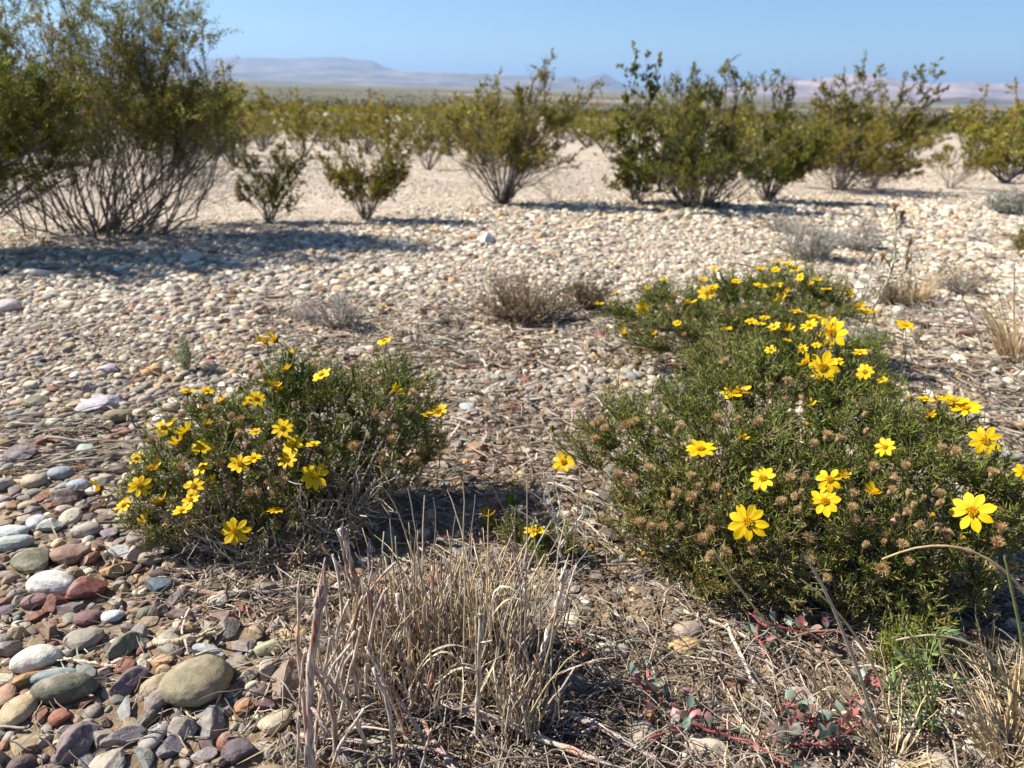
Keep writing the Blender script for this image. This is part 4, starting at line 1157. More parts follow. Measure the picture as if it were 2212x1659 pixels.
BB_F = [(1332,633,26,'e'),(1295,656,24,'e'),(1387,666,34,'f'),(1434,603,24,'e'),(1398,621,16,'e'),(1323,651,12,'b'),(1350,720,24,'w'),(1463,698,22,'e'),(1412,723,20,'w'),
 (1543,580,26,'e'),(1518,603,26,'e'),(1538,621,34,'e'),(1527,633,44,'s'),(1485,653,32,'w'),(1590,608,26,'e'),(1642,581,26,'e'),(1643,618,36,'e'),(1677,616,36,'e'),(1680,566,28,'e'),(1675,583,24,'s'),
 (1703,570,26,'e'),(1717,581,28,'e'),(1728,598,22,'s'),(1750,615,18,'w'),(1765,603,26,'e'),(1785,625,26,'e'),(1703,631,18,'w'),(1685,645,38,'s'),(1720,673,38,'e'),(1758,685,40,'e'),(1782,691,34,'e'),
 (1833,638,26,'w'),(1852,661,28,'w'),(1872,673,30,'e'),(1888,675,26,'e'),(1568,711,34,'e'),(1622,695,30,'e'),(1653,686,28,'e')]
BB_L = [(1330,690,40,1.62),(1400,660,45,1.66),(1380,740,60,1.5),(1450,690,70,1.6),(1540,650,62,1.72),(1520,720,75,1.55),(1620,650,70,1.72),(1690,620,60,1.8),(1640,720,80,1.55),(1740,650,65,1.72),
 (1790,660,55,1.7),(1740,720,60,1.55),(1850,690,40,1.6),(1300,670,14,1.62),(1435,615,18,1.72),(1850,800,70,1.28),(1890,760,45,1.35),(1900,850,55,1.2)]
flowering_bush((1600, 790), BB_L, BB_F, 73, 'rear flowering bush, small yellow daisies, half hidden behind the right bush', nshoot=2100, nmain=100, nseed=24, leaf=.0105, nleaf=22)
MB_F = [(1055,1113,34,'w'),(1157,1148,60,'e'),(1062,1100,16,'b')]
flowering_bush((1150, 1215), [(1060,1130,22,.93),(1110,1150,28,.90),(1160,1185,34,.86),(1220,1190,30,.86),(1110,1080,14,.95)], MB_F, 74, 'low straggling sprig with one open yellow daisy, between the two big bushes', nshoot=130, nmain=16, nseed=5)
flowering_bush((1990, 1560), [(1960,1420,60,.66),(1900,1450,40,.66)], [], 75, 'leafy green sprig without flowers, lowest on the right, under the right bush', nshoot=150, nmain=14, nseed=0)
def lone_flower():
    b = on_ground(1950, 800); r = thing('small_flower', b, 'lone small yellow daisy on a thin stem, right of the rear bush', 'flower')
    P = at_depth(1955, 703, b[1]); rng = np.random.default_rng(3)
    m = MB(); tubes(m, bezier(b[None], ((b+P)/2+np.array([.01, 0, 0]))[None], P[None], 7), .0012, np.array([.18, .17, .07]), 4)
    k = rng.integers(0, 6, 14); p = b+(P-b)*rng.uniform(0, .5, (14, 1)); leaves(m, p, rng.normal(size=(14, 3))+[0, 0, .5], .018, .003, np.array([.11, .13, .04]), rng)
    m.build('stem', M_STEM, r, b)
    head('e', P, (-.05, -.25, 1), px2m(42, P)/2, r, b, rng)
lone_flower()

# ------------------------------------------------------------------ dead grass, sticks, litter and small plants of the foreground
STRAW = [(.60, .46, .28), (.46, .37, .26), (.42, .36, .31), (.28, .18, .13), (.72, .60, .42)]
def pxpath(pts, Y, n=12, wob=0.0, rng=None):
    """smooth path through (u, v, dY) picture points standing about Y metres ahead"""
    P = np.array([at_depth(p[0], p[1], Y+(p[2] if len(p) > 2 else 0)) for p in pts])
    t = np.linspace(0, 1, len(P)); q = np.linspace(0, 1, n)
    if len(P) == 3:
        c = 2*P[1]-.5*(P[0]+P[2]); R = bezier(P[:1], c[None], P[2:], n)
    else:
        R = np.stack([np.interp(q, t, P[:, k]) for k in range(3)], -1)
        for _ in range(2): R[1:-1] = (R[:-2]+2*R[1:-1]+R[2:])/4
        R = R[None]
    if wob: R = wobble(R, wob, rng)
    return R
def rod(mb, P, r, col, rng, sides=8, taper=.7, knots=True):
    n = P.shape[1]
    R = r*np.linspace(1, taper, n)*(1+(.13*rng.normal(size=n) if knots else 0))
    pale = np.array([.62, .53, .42]); rust = np.array([.42, .20, .11]); grey = np.array([.36, .31, .28])
    k = rng.random((1, n, 1)); C = np.where(k < .18, rust, np.where(k < .42, pale, np.where(k < .58, grey, np.array(col))))*(1+.08*rng.normal(size=(1, n, 1)))
    C = np.clip(C*.6+np.array(col)*.4, .02, .8)
    tubes(mb, P, R[None], C, sides, cap=True)
STICKS = [
 ([(680,1700),(676,1500),(694,1262)], 13, (.42,.30,.24), 'thickest upright dead stem with peeling pinkish bark, left edge of the dead grass', 2),
 ([(782,1300),(757,1220),(733,1143)], 8.5, (.36,.31,.28), 'grey split dead stub leaning left in front of the left bush', 1),
 ([(800,1290),(750,1240),(698,1182)], 4.5, (.34,.22,.14), 'thin brown dead stick crossing the grey split stub', 0),
 ([(762,1400),(790,1300),(824,1206)], 4.5, (.56,.44,.35), 'pale pink dead stick leaning right behind the thick peeling stem', 0),
 ([(828,1480),(858,1370),(888,1262)], 3.2, (.58,.50,.40), 'thin pale dead stick leaning right, left side of the dead grass', 0),
 ([(850,1412),(890,1368),(926,1326)], 5.5, (.27,.15,.10), 'short reddish-brown broken stick in the left half of the dead grass', 0),
 ([(1030,1600),(1033,1460),(1038,1325)], 7, (.60,.50,.36), 'straight cream stake-like stem standing in the middle of the dead grass', 1),
 ([(1142,1490),(1185,1370),(1224,1233)], 9.5, (.62,.52,.42), 'stout white and rust dead stem at the right side of the dead grass', 1),
 ([(792,1500),(762,1430),(736,1368)], 6.5, (.44,.37,.31), 'grey-tan dead stem just right of the thick peeling stem', 0),
 ([(733,1530),(716,1400),(703,1289)], 4.2, (.46,.39,.32), 'slender grey stem standing behind the thick peeling stem', 0),
 ([(640,1700),(650,1500),(660,1400)], 4.5, (.50,.42,.34), 'slender pale stem left of the thick peeling stem', 0),
 ([(806,1400),(802,1290),(798,1185)], 5.5, (.22,.19,.18), 'dark grey upright dead stem near the top left of the dead grass', 0),
 ([(950,1543,.0),(1110,1592,-.035),(1300,1672,-.07)], 13, (.50,.38,.30), 'thick pinkish dead branch lying across the bottom centre', 1),
 ([(1110,1524,.0),(1260,1580,-.03),(1420,1668,-.06)], 9, (.46,.34,.27), 'dead branch lying parallel to and right of the thick pinkish one', 0),
 ([(852,1470,.0),(905,1565,-.03),(985,1690,-.06)], 7.5, (.36,.24,.22), 'dark pink dead branch slanting down at the bottom of the grass', 0),
 ([(650,1600,0),(800,1618,0),(970,1640,0)], 7, (.40,.34,.27), 'grey horizontal dead stick at the bottom edge touching the peeling stem', 0),
 ([(930,1548,0),(1030,1552,0),(1130,1568,0)], 4.5, (.62,.53,.38), 'thin cream dead stick beside the thick pinkish branch', 0),
 ([(335,1398,0),(400,1400,0),(482,1372,0)], 9, (.48,.37,.25), 'short twisted grey wood piece behind the big tan cobble', 0),
 ([(108,1428,0),(170,1438,0),(245,1450,0)], 6, (.66,.52,.36), 'peeling straw-coloured stick across the white stone, lower left', 0),
 ([(415,1288,0),(540,1294,0),(690,1272,0)], 8, (.24,.19,.14), 'dark gnarled root lying under the left flowering bush', 0),
 ([(1568,1359,.0),(1600,1430,0),(1632,1493,0)], 6, (.56,.49,.42), 'pale weathered stick on the ground under the right bush', 0),
 ([(1880,1590,0),(1990,1568,.0),(2040,1560,0)], 5, (.68,.62,.54), 'knobbly white twig behind the arching straw, lower right', 0),
 ([(2035,1553,.0),(2085,1568,0),(2130,1578,0)], 7.5, (.74,.69,.62), 'short thick bleached white stick in the lower right', 0),
 ([(2000,795,0),(2100,785,0),(2190,745,0)], 3.0, (.38,.33,.28), 'long grey curved dead branch lying at the right behind the bush', 0),
 ([(2030,935,0),(2120,890,0),(2215,850,0)], 2.2, (.50,.43,.34), 'thin pale fallen twig at the right edge near the large daisy', 0),
 ([(570,1290,0),(640,1395,0),(700,1460,0)], 2.2, (.30,.20,.14), 'long thin brown straw fallen between bush and peeling stem', 0),
 ([(0,980,0),(130,983,0),(275,990,0)], 2.8, (.60,.52,.42), 'long straight pale straw lying over the gravel at the left edge', 0),
 ([(590,1470,0),(540,1570,0),(500,1600,0)], 2.6, (.50,.40,.27), 'thin tan stalk leaning near the cream oval stone', 0),
 ([(478,1508,0),(440,1560,0),(400,1540,0)], 3.4, (.58,.45,.26), 'short tan straw lying right below the big tan cobble', 0),
 ([(1475,1330,0),(1560,1365,0),(1640,1400,0)], 5.5, (.52,.39,.26), 'tan woody stem running into the foot of the right bush', 0),
 ([(965,640,0),(1110,690,0),(1300,720,0)], 1.6, (.52,.45,.36), 'long thin straw lying before the brown dry shrub', 0),
]
def sticks():
    rng = np.random.default_rng(91)
    for pts, r, col, lab, extra in STICKS:
        lying = pts[0][1] < pts[-1][1]+120 and len(pts[0]) > 2
        b = on_ground(pts[0][0], pts[0][1])
        if lying:
            g = np.array([on_ground(p[0], min(p[1], 1720)) for p in pts]); rr = px2m(r, g[1])
            g[:, 2] += rr*1.2 + (.009 if pts[0][1] > 1420 and pts[0][0] > 700 else .003); c = 2*g[1]-.5*(g[0]+g[2]); P = bezier(g[:1], c[None], g[2:], 14)
            P = wobble(P, rr*.9, rng)
        else:
            rr = px2m(r, b)*.92
            P = pxpath(pts, min(b[1], .70) if b[1] < .8 else b[1], 14, rr*.9, rng)
            P[0, 0, 2] = min(P[0, 0, 2], float(terrain(P[0, 0, 0], P[0, 0, 1])))
        mb = MB(); rod(mb, P, rr*.85, col, rng, 8, .6)
        for e in range(extra):          # split strands alongside
            k0 = rng.integers(0, 4); Q = P[:, k0:].copy(); off = rng.normal(size=3)*rr*1.1
            Q = Q + off + np.linspace(0, 1, Q.shape[1])[None, :, None]*rng.normal(size=3)*rr*1.3
            rod(mb, Q, rr*.42, col, rng, 6, .5)
        for _ in range(5):              # splintered end
            a = P[0, -2]+rng.normal(size=3)*rr*.55; e = P[0, -1]+(P[0, -1]-P[0, -3])*rng.uniform(.05, .5)+rng.normal(size=3)*rr*.8
            tubes(mb, np.stack([a, (a+e)/2+rng.normal(size=3)*rr*.2, e])[None], np.array([[rr*.3, rr*.25, rr*.1]]), np.clip(np.array(col)*rng.uniform(.7, 1.4), 0, .8), 4)
        for _ in range(int(rng.integers(1, 4))):     # stubs of side twigs
            i = rng.integers(2, 12); a = P[0, i]; d = nrm(rng.normal(size=3)+np.array([0, 0, .4]))
            e = a + d*rr*rng.uniform(3, 9); tubes(mb, np.stack([a, (a+e)/2+rng.normal(size=3)*rr*.3, e])[None], np.array([[rr*.4, rr*.3, rr*.18]]), np.array(col), 5, cap=True)
        o = mb.build('dead_stick', M_BARK, None, P[0, 0])
        tag(o, lab, 'stick', 'dead sticks and stems in the foreground')
sticks()

def grass_clump():
    rng = np.random.default_rng(101)
    c = on_ground(945, 1500)
    root = thing('dead_grass_clump', c, 'dense clump of dead straw-coloured grass stubble at bottom centre, between the two big bushes', 'grass', 'dry grass clumps')
    def stalks(n, cu, cv, ru, rv, vt0, vt1, r, cols, w, lean=.17, curv=.014, broken=True):
        u = cu+ru*rng.uniform(-1, 1, n)*np.sqrt(rng.random(n)); v = cv+rv*rng.uniform(-1, 1, n)
        b = on_ground_v(u, np.minimum(v, 1850))
        fl = (u-cu)/ru
        vt = rng.uniform(0, 1, n)**.8*(vt1-vt0)+vt0 + 60*np.abs(fl)**2
        H = at_depth(u, vt, b[:, 1])[:, 2] - b[:, 2]
        H = np.clip(H, .02, .4)*rng.uniform(.38, 1.08, n)
        tip = b + np.stack([H*(.30*fl+lean*rng.normal(size=n)), H*lean*rng.normal(size=n), H], -1)
        m = (b+tip)/2 + rng.normal(size=(n, 3))*curv
        P = wobble(bezier(b, m, tip, 8), H*.02, rng)
        return P, mixcol(cols, w, n, rng, .14), H
    mb = MB()
    for a in ((330, 960, 1400, 180, 70, 1150, 1290), (170, 1070, 1430, 70, 60, 1150, 1270), (70, 800, 1400, 80, 60, 1200, 1380), (110, 1130, 1570, 40, 40, 1380, 1470), (110, 960, 1490, 180, 50, 1330, 1470)):
        P, C, H = stalks(*a, .001, STRAW, [4, 3, 2.5, 1.5, 1.2])
        tubes(mb, P, (.00095*rng.uniform(.6, 1.5, (len(P), 1)))*np.linspace(1.1, .6, 8)[None], C, 4, cap=True)
    mb.build('stalks', M_STRAW, root, c)
    lf = MB()
    P, C, H = stalks(520, 950, 1460, 230, 100, 1260, 1440, .001, STRAW, [4, 3, 2.5, .8, 2], lean=.32, curv=.028)
    tw = nrm(rng.normal(size=(len(P), 3)))*rng.uniform(.2, .8, (len(P), 1))*H[:, None]
    s = np.linspace(0, 1, 8)[None, :, None]; P = P + tw[:, None]*s**2*np.array([.6, .6, -.5])
    P[..., 2] = np.maximum(P[..., 2], terrain(P[..., 0], P[..., 1])+.002)
    ribbons(lf, P, .0018*rng.uniform(.5, 1.4, (len(P), 1))*np.array([1, 1, 1, .9, .8, .6, .4, .15])[None], C, rng.uniform(0, 3.1, len(P)))
    lf.build('blades', M_STRAW, root, c)
    wd = MB()
    for q in range(34):
        u0 = rng.uniform(650, 930); v0 = rng.uniform(1430, 1690); hgt = rng.uniform(70, 240); dx = rng.normal(0, 55)
        b0 = on_ground(u0, v0); r_ = rng.uniform(.0012, .0032)
        P = pxpath([(u0, v0), (u0+dx*.4+rng.normal(0, 12), v0-hgt*.55), (u0+dx, v0-hgt)], b0[1], 10, r_, rng)
        rod(wd, P, r_, [(.36, .29, .24), (.46, .38, .29), (.28, .17, .12), (.52, .43, .35)][q % 4], rng, 6, .7)
    wd.build('woody_stems', M_BARK, root, c)
    tl = MB()
    T = [((1005,1450),(1002,1240),(1000,1040)), ((920,1400),(912,1230),(917,1070)), ((930,1400),(938,1220),(936,1074)), ((925,1400),(905,1210),(881,1055)), ((1030,1400),(1010,1200),(966,1058)),
         ((990,1400),(1010,1220),(1027,1068)), ((905,1300),(870,1130),(806,1035)), ((1150,1350),(1120,1180),(1063,1048)), ((1130,1480),(1138,1250),(1139,1030)), ((1190,1420),(1205,1230),(1221,1122)),
         ((1215,1360),(1238,1190),(1252,1035)), ((1060,1420),(1056,1260),(1056,1100)), ((1075,1450),(1105,1300),(1180,1240)), ((1120,1470),(1150,1370),(1225,1290)), ((860,1380),(850,1240),(842,1120)), ((985,1420),(975,1250),(985,1110)),
         ((1110,1480),(1125,1330),(1100,1150)), ((1140,1480),(1165,1330),(1150,1130)), ((1155,1500),(1190,1380),(1205,1290)), ((890,1400),(895,1280),(900,1130)), ((1040,1400),(1045,1280),(1070,1160))]
    for t in T:
        P = pxpath(t, on_ground(t[0][0], t[0][1]+60)[1], 10, .002, rng)
        tubes(tl, P, .0009*np.linspace(1.1, .5, 10)[None], mixcol(STRAW, [2, 2, 1, 4, 1], 1, rng), 4)
    for t in (((1075,1400),(1090,1260),(1240,1420)), ((885,1500),(940,1400),(1030,1410)), ((940,1480),(1010,1440),(1060,1500)), ((1060,1330),(1110,1290),(1160,1330)), ((1140,1590),(1190,1470),(1330,1420)), ((860,1560),(930,1420),(1000,1440)),
              ((1150,1230),(1190,1260),(1262,1310))):
        P = pxpath(t, .60, 10, .002, rng); ribbons(tl, P, .003*np.array([[.6, 1, 1, 1, 1, 1, 1, .8, .5, .2]]), mixcol(STRAW, [2, 1, 2, 1, 3], 1, rng))
    tl.build('seed_stalks', M_STRAW, root, c)
grass_clump()

def straw_clump(base_uv, label, blades=(), nfan=0, hpx=100, spread=.5, seed=0, Y=None, cols=((.82, .62, .34), (.68, .50, .28), (.50, .40, .28), (.42, .28, .16), (.88, .72, .46)), w=(4, 3, 1, 1, 2), rad=.0007, wid=.0022, foot=.02, name='dry_grass_clump', lean=(0, 0)):
    rng = np.random.default_rng(seed); b = on_ground(*base_uv) if base_uv[1] < 1900 else at_depth(base_uv[0], base_uv[1], .4)
    root = thing(name, b, label, 'grass', 'dry grass clumps'); mb = MB(); H = px2m(hpx, b)
    if nfan:
        az = rng.uniform(0, 6.28, nfan); f = b + np.stack([np.cos(az)*foot, np.sin(az)*foot, 0*az], -1)*np.sqrt(rng.random((nfan, 1)))
        h = H*rng.uniform(.45, 1.05, nfan)
        out = np.stack([np.cos(az)*spread+lean[0], np.sin(az)*spread+lean[1], np.ones(nfan)], -1)*h[:, None]*rng.uniform(.6, 1, (nfan, 1))
        e = f + out; m = f + out*np.array([.3, .3, .65]) + rng.normal(size=(nfan, 3))*h[:, None]*.05
        e[:, 2] -= rng.random(nfan)**3*h*.4
        P = wobble(bezier(f, m, e, 8), h*.03, rng); C = mixcol(cols, w, nfan, rng)
        k = nfan//2
        tubes(mb, P[:k], rad*np.linspace(1.2, .5, 8)[None], C[:k], 3)
        ribbons(mb, P[k:], wid*np.linspace(1, .2, 8)[None], C[k:], rng.uniform(0, 3.1, nfan-k))
    mb2 = MB()
    for t, rr, col in blades:
        P = pxpath(t, Y or b[1], 16, .0015, rng); r_ = px2m(rr, P[0, 8])
        tubes(mb2, P, r_*np.linspace(1.1, .55, 16)[None]*np.ones((1, 1)), np.array(col), 5)
    if mb.n: mb.build('blades', M_STRAW, root, b)
    if mb2.n: mb2.build('long_stalks', M_STRAW, root, b)
    return root
S1 = (.62, .46, .24); S2 = (.52, .42, .27); S3 = (.24, .25, .10); S4 = (.45, .38, .30)
straw_clump((1930, 1655), 'loose dry grass with long straws fanning up left over the right bush', [
    ([(1935,1690),(1720,1420),(1540,1185)], 3.6, S1), ([(1930,1690),(1890,1450),(1728,1250)], 3.4, S1), ([(1925,1690),(1830,1380),(1738,1200)], 5.0, S4), ([(1900,1690),(1890,1520),(1700,1330)], 2.4, S1),
    ([(1940,1690),(1800,1500),(1780,1560)], 2.8, S1), ([(1960,1690),(1900,1560),(1790,1490)], 2.6, S2), ([(2040,1690),(2010,1520),(1950,1400)], 3.0, S3), ([(1980,1690),(2010,1480),(1890,1290)], 2.2, S3),
    ([(2150,1690),(2060,1480),(2030,1380)], 3.0, S2), ([(1935,1690),(1880,1600),(1800,1659)], 2.6, S1)], 40, 170, .6, 111, Y=.56, rad=.0008)
straw_clump((2185, 1640), 'stiff tan grass clump cut by the right edge, with one tall straw arching left', [
    ([(2300,1480,.04),(2150,1215,.04),(1905,1208,.04)], 3.8, S1), ([(2212,1640,.02),(2140,1420,.02),(1935,1383,.02)], 4.2, S2), ([(2180,1690),(2190,1560),(2195,1440)], 5, S1), ([(2120,1690),(2170,1560),(2190,1470)], 4.5, S1),
    ([(2212,1560),(2120,1490),(1990,1465)], 2.8, S1), ([(2230,1500),(2190,1300),(2170,1200)], 4.2, S3), ([(2230,1540),(2120,1440),(1960,1400)], 3.6, S3), ([(2150,1690),(2205,1580),(2230,1500)], 4, S1)], 160, 210, .7, 112, Y=.58, rad=.0009, foot=.03)
straw_clump((1978, 652), 'small upright tuft of dry straw behind the rear flowering bush, at the right', [], 110, 95, .45, 113, rad=.0012, wid=.003, foot=.03)
straw_clump((2200, 775), 'tan dry grass clump at the right edge, above the large daisy', [([(2130,770),(2080,640),(2040,560)], 1.6, S4), ([(2190,760),(2190,640),(2192,572)], 2.0, (.55,.36,.22)), ([(2185,760),(2160,650),(2140,590)], 1.4, S1)], 190, 185, .62, 114, rad=.001, wid=.0028, foot=.05, lean=(-.15, 0))
straw_clump((1985, 800), 'pair of thin lone straws standing on gravel below the lone daisy', [([(1985,800),(1984,755),(1988,705)], 1.6, S1), ([(1985,800),(1980,740),(1975,716)], 1.0, S1)], 6, 30, .4, 115)
straw_clump((2150, 1480), 'shaded green-brown grass beside the large dark stone, right edge', [], 90, 150, .5, 116, cols=[(.22, .19, .08), (.14, .15, .05), (.34, .26, .12)], w=(2, 2, 2), rad=.0007, foot=.045)

# low dry shrubs and other small plants on the flat
def small_shrub(base_uv, hpx, wpx, label, seed, nst=60, cols=((.24, .17, .11),), leafcol=None, nleaf=0, leaf=.004, r=.0012, name='dry_shrub', cat='shrub', spread=1.0, sub=5, lw=.35):
    rng = np.random.default_rng(seed); b = on_ground(*base_uv); H = px2m(hpx, b); Rr = px2m(wpx, b)/2
    root = thing(name, b, label, cat, 'small shrubs on the gravel flat')
    az = rng.uniform(0, 6.28, nst); q = np.sqrt(rng.random(nst))
    e = np.stack([np.cos(az)*q*Rr, np.sin(az)*q*Rr*.7, H*(1-.55*q**2)*rng.uniform(.6, 1.05, nst)], -1)*spread
    f = e*np.array([.25, .25, 0])*rng.random((nst, 1)); m = f + (e-f)*np.array([.6, .6, .35])
    P = wobble(bezier(f, m, e, 8), H*.09, rng); mb = MB(); C = mixcol(cols, np.ones(len(cols)), nst, rng, .18)
    tubes(mb, P+b, r*rng.uniform(.7, 1.5, (nst, 1))*np.linspace(1.3, .5, 8)[None], C, 4)
    i = np.repeat(np.arange(nst), sub); t = rng.uniform(.25, .95, len(i)); a, T = pick(P, i, t)
    e2 = a + nrm(T*.8+rng.normal(size=a.shape)*.75+[0, 0, .35])*H*rng.uniform(.12, .32, (len(i), 1)); e2[:, 2] = np.maximum(e2[:, 2], .003)
    B = wobble(bezier(a, (a+e2)/2+rng.normal(size=a.shape)*H*.02, e2, 5), H*.03, rng)
    tubes(mb, B+b, r*.5, C[i], 3); mb.build('stems', M_STEM, root, b)
    if nleaf:
        k = rng.integers(0, len(B), nleaf); p, T = pick(B, k, rng.random(nleaf)); lm = MB()
        leaves(lm, p+b, T+rng.normal(size=p.shape)*.8, leaf*rng.uniform(.6, 1.3, nleaf), leaf*lw, mixcol(leafcol, np.ones(len(leafcol)), nleaf, rng, .18), rng)
        lm.build('foliage', M_LEAF, root, b)
    return root
BR = [(.30, .22, .15), (.23, .17, .12), (.40, .32, .23)]; GY = [(.42, .37, .32), (.34, .30, .27), (.50, .45, .39)]
small_shrub((1125, 690), 108, 245, 'low brown twiggy shrub in the middle of the gravel flat', 121, 110, BR, [(.26, .17, .09), (.34, .24, .12), (.17, .13, .07)], 4200, .008)
small_shrub((1268, 668), 82, 125, 'smaller olive-brown shrub touching the brown twiggy one on its right', 122, 70, BR, [(.17, .15, .07), (.25, .19, .10), (.12, .12, .06)], 2400, .008)
small_shrub((1195, 690), 50, 150, 'low grey dead twigs between the two brownish dry shrubs', 129, 60, GY, None, 0, r=.0013)
small_shrub((735, 708), 95, 150, 'bleached grey leafless shrub beyond the left flowering bush', 123, 46, GY, [(.42, .37, .31)], 300, .006, r=.0016)
small_shrub((660, 690), 55, 130, 'faint pale tuft of dead twigs left of the bleached shrub', 124, 50, [(.5, .44, .37)], None, 0, r=.001)
small_shrub((403, 802), 95, 70, 'thin green seedling standing alone in the gravel behind the orange pebble', 125, 12, [(.26, .27, .15), (.34, .32, .2)], [(.22, .26, .11), (.30, .33, .16)], 420, .012, r=.0009, name='seedling', cat='plant', lw=.14)
SG = [(.36, .36, .28), (.28, .29, .21), (.44, .42, .35)]
small_shrub((1745, 560), 100, 170, 'grey-green sage-like brush behind the top of the rear flowering bush', 126, 90, GY, SG, 1500, .012, r=.0014)
small_shrub((1690, 505), 50, 110, 'low faded brush farther back, left of the sage-like brush', 127, 50, GY, SG, 500, .012, r=.0014)
small_shrub((1850, 540), 70, 130, 'pale grey brush right of the sage-like brush, behind the tall dry stalk', 128, 60, GY, SG, 500, .012, r=.0014)
small_shrub((2180, 462), 60, 120, 'grey feathery brush on the right horizon of the gravel', 130, 70, GY, SG, 1500, .02, r=.0022)
small_shrub((2215, 545), 70, 90, 'olive green shrub cut by the right edge above the tan grass', 131, 50, BR, [(.20, .20, .05), (.28, .23, .06)], 1800, .012, r=.0015)
small_shrub((2075, 635), 80, 120, 'dark thin-twigged shrub between the straw tuft and the right edge', 132, 40, BR+GY, [(.17, .16, .08), (.3, .24, .14)], 500, .009, r=.0012)
small_shrub((1925, 660), 60, 110, 'dull brown low shrub at the foot of the straw tuft', 133, 60, BR, [(.27, .19, .09), (.2, .17, .07)], 1600, .008, r=.001)
small_shrub((1870, 745), 50, 110, 'silvery twigs behind the top daisies of the right bush', 134, 50, GY, SG, 500, .008, r=.0009)

def tall_weed():
    rng = np.random.default_rng(141); b = on_ground(1862, 745)
    root = thing('tall_weed', b, 'tall pale weed with dried brown flower heads rising behind the right bush', 'plant')
    mb = MB(); lm = MB(); ends = []
    for path, r, hd in (([(1858,740),(1862,717),(1892,652),(1920,606),(1930,570)], 2.6, 0), ([(1930,570),(1934,562),(1937,485),(1934,444)], 1.6, 1), ([(1920,600),(1924,580),(1908,552)], 1.3, 1), ([(1936,500),(1945,480),(1949,462)], .9, 1),
                        ([(1850,735),(1857,670),(1876,615),(1885,578),(1881,555)], 1.6, 1), ([(1888,655),(1850,640),(1842,615)], 1.2, 0), ([(1905,640),(1955,585),(1962,560)], 1.2, 1), ([(1976,740),(1970,600),(1968,520)], .8, 1)):
        P = pxpath(path, b[1], 9, .003, rng); tubes(mb, P, px2m(r, b)*np.linspace(1.1, .8, 9)[None], np.array([.40, .40, .25]), 5)
        k = np.zeros(9, int); p, T = pick(P, k, rng.random(9)); leaves(lm, p, T+rng.normal(size=p.shape)*.5, px2m(26, b)*rng.uniform(.5, 1.1, 9), px2m(5, b), mixcol(SG, np.ones(3), 9, rng), rng)
        if hd: ends.append(P[0, -1])
    mb.build('stems', M_STEM, root, b); lm.build('leaves', M_LEAF, root, b)
    for e in ends: head('d', e, (0, -.2, 1), px2m(22, e), root, b, rng)
tall_weed()

def oval(mb, P, D, L, W, c0, c1, rng):
    s = np.linspace(0, 1, 6); pr = np.array([.12, .72, .98, 1.0, .72, .10]); D = nrm(D); up = nrm(np.cross(nrm(np.cross(D, rng.normal(size=3))), D)); A = nrm(np.cross(D, up))
    V = []; C = []
    for i, q in enumerate(s):
        for w in (-1, 0, 1):
            V.append(P + D*L*q + A*w*pr[i]*W/2 + up*(.10*L*abs(w)*pr[i] + .12*L*q*q)); C.append(np.array(c0)*(1-q)+np.array(c1)*q if w else np.array(c0)*(1-q*.7)+np.array(c1)*q*.7)
    F = np.array([[i*3+j, i*3+j+1, i*3+j+4, i*3+j+3] for i in range(5) for j in range(2)])
    mb.add(np.array(V), F, np.array(C))
def trailing_plant(stems, label, seed, per=9):
    rng = np.random.default_rng(seed); b = on_ground(stems[0][0][0], min(stems[0][0][1], 1750))
    root = thing('trailing_plant', b, label, 'plant', 'red-stemmed trailing plants'); mb = MB(); lm = MB()
    for st in stems:
        g = np.array([on_ground(u, min(v, 1760)) for u, v in st]); g[:, 2] += .012 + .012*rng.random(len(g))
        t = np.linspace(0, 1, len(g)); q = np.linspace(0, 1, 14); P = np.stack([np.interp(q, t, g[:, k]) for k in range(3)], -1)
        for _ in range(2): P[1:-1] = (P[:-2]+2*P[1:-1]+P[2:])/4
        P = wobble(P[None], .006, rng); tubes(mb, P, .0013*np.linspace(1.2, .6, 14)[None], np.array([.40, .095, .10]), 6)
        for k in range(per):
            p, T = pick(P, np.array([0]), np.array([rng.uniform(.1, 1)])); p = p[0]; d = nrm(np.array([rng.normal(), rng.normal(), abs(rng.normal())*.7+.35]))
            pe = p + d*.006; tubes(mb, np.stack([p, (p+pe)/2, pe])[None], .0006, np.array([.40, .12, .11]), 4)
            pink = rng.random() < .45; c0 = (.17, .24, .18); c1 = (.50, .14, .15) if pink else (.22, .28, .20)
            if rng.random() < .18: c0 = (.55, .15, .15)
            L = rng.uniform(.009, .015); oval(lm, pe, d, L, L*rng.uniform(.6, .8), c0, c1, rng)
    mb.build('stems', M_FLESH, root, b); lm.build('leaves', M_FLESH, root, b)
trailing_plant([[(1375,1500),(1400,1530),(1440,1560)], [(1475,1590),(1540,1605),(1620,1640),(1700,1690)], [(1400,1620),(1470,1600),(1490,1540)], [(1340,1500),(1380,1520),(1410,1580)]], 'red-stemmed plant with grey-green oval leaves, bottom, left of the fanning straws', 151, 10)
trailing_plant([[(1800,1640),(1760,1590),(1700,1560)], [(1790,1640),(1830,1540),(1870,1490)], [(1780,1640),(1720,1640),(1700,1610)], [(1770,1650),(1840,1600),(1860,1560)], [(1745,1600),(1740,1570),(1690,1550)]], 'red-stemmed plant with the most pink leaves, under the fanning straws', 152, 16)
trailing_plant([[(1600,1350),(1640,1385),(1740,1382),(1810,1400)], [(1650,1440),(1630,1420),(1625,1390)], [(1740,1382),(1730,1400),(1720,1360)]], 'red-stemmed trailing plant climbing through the lower right bush', 153, 9)

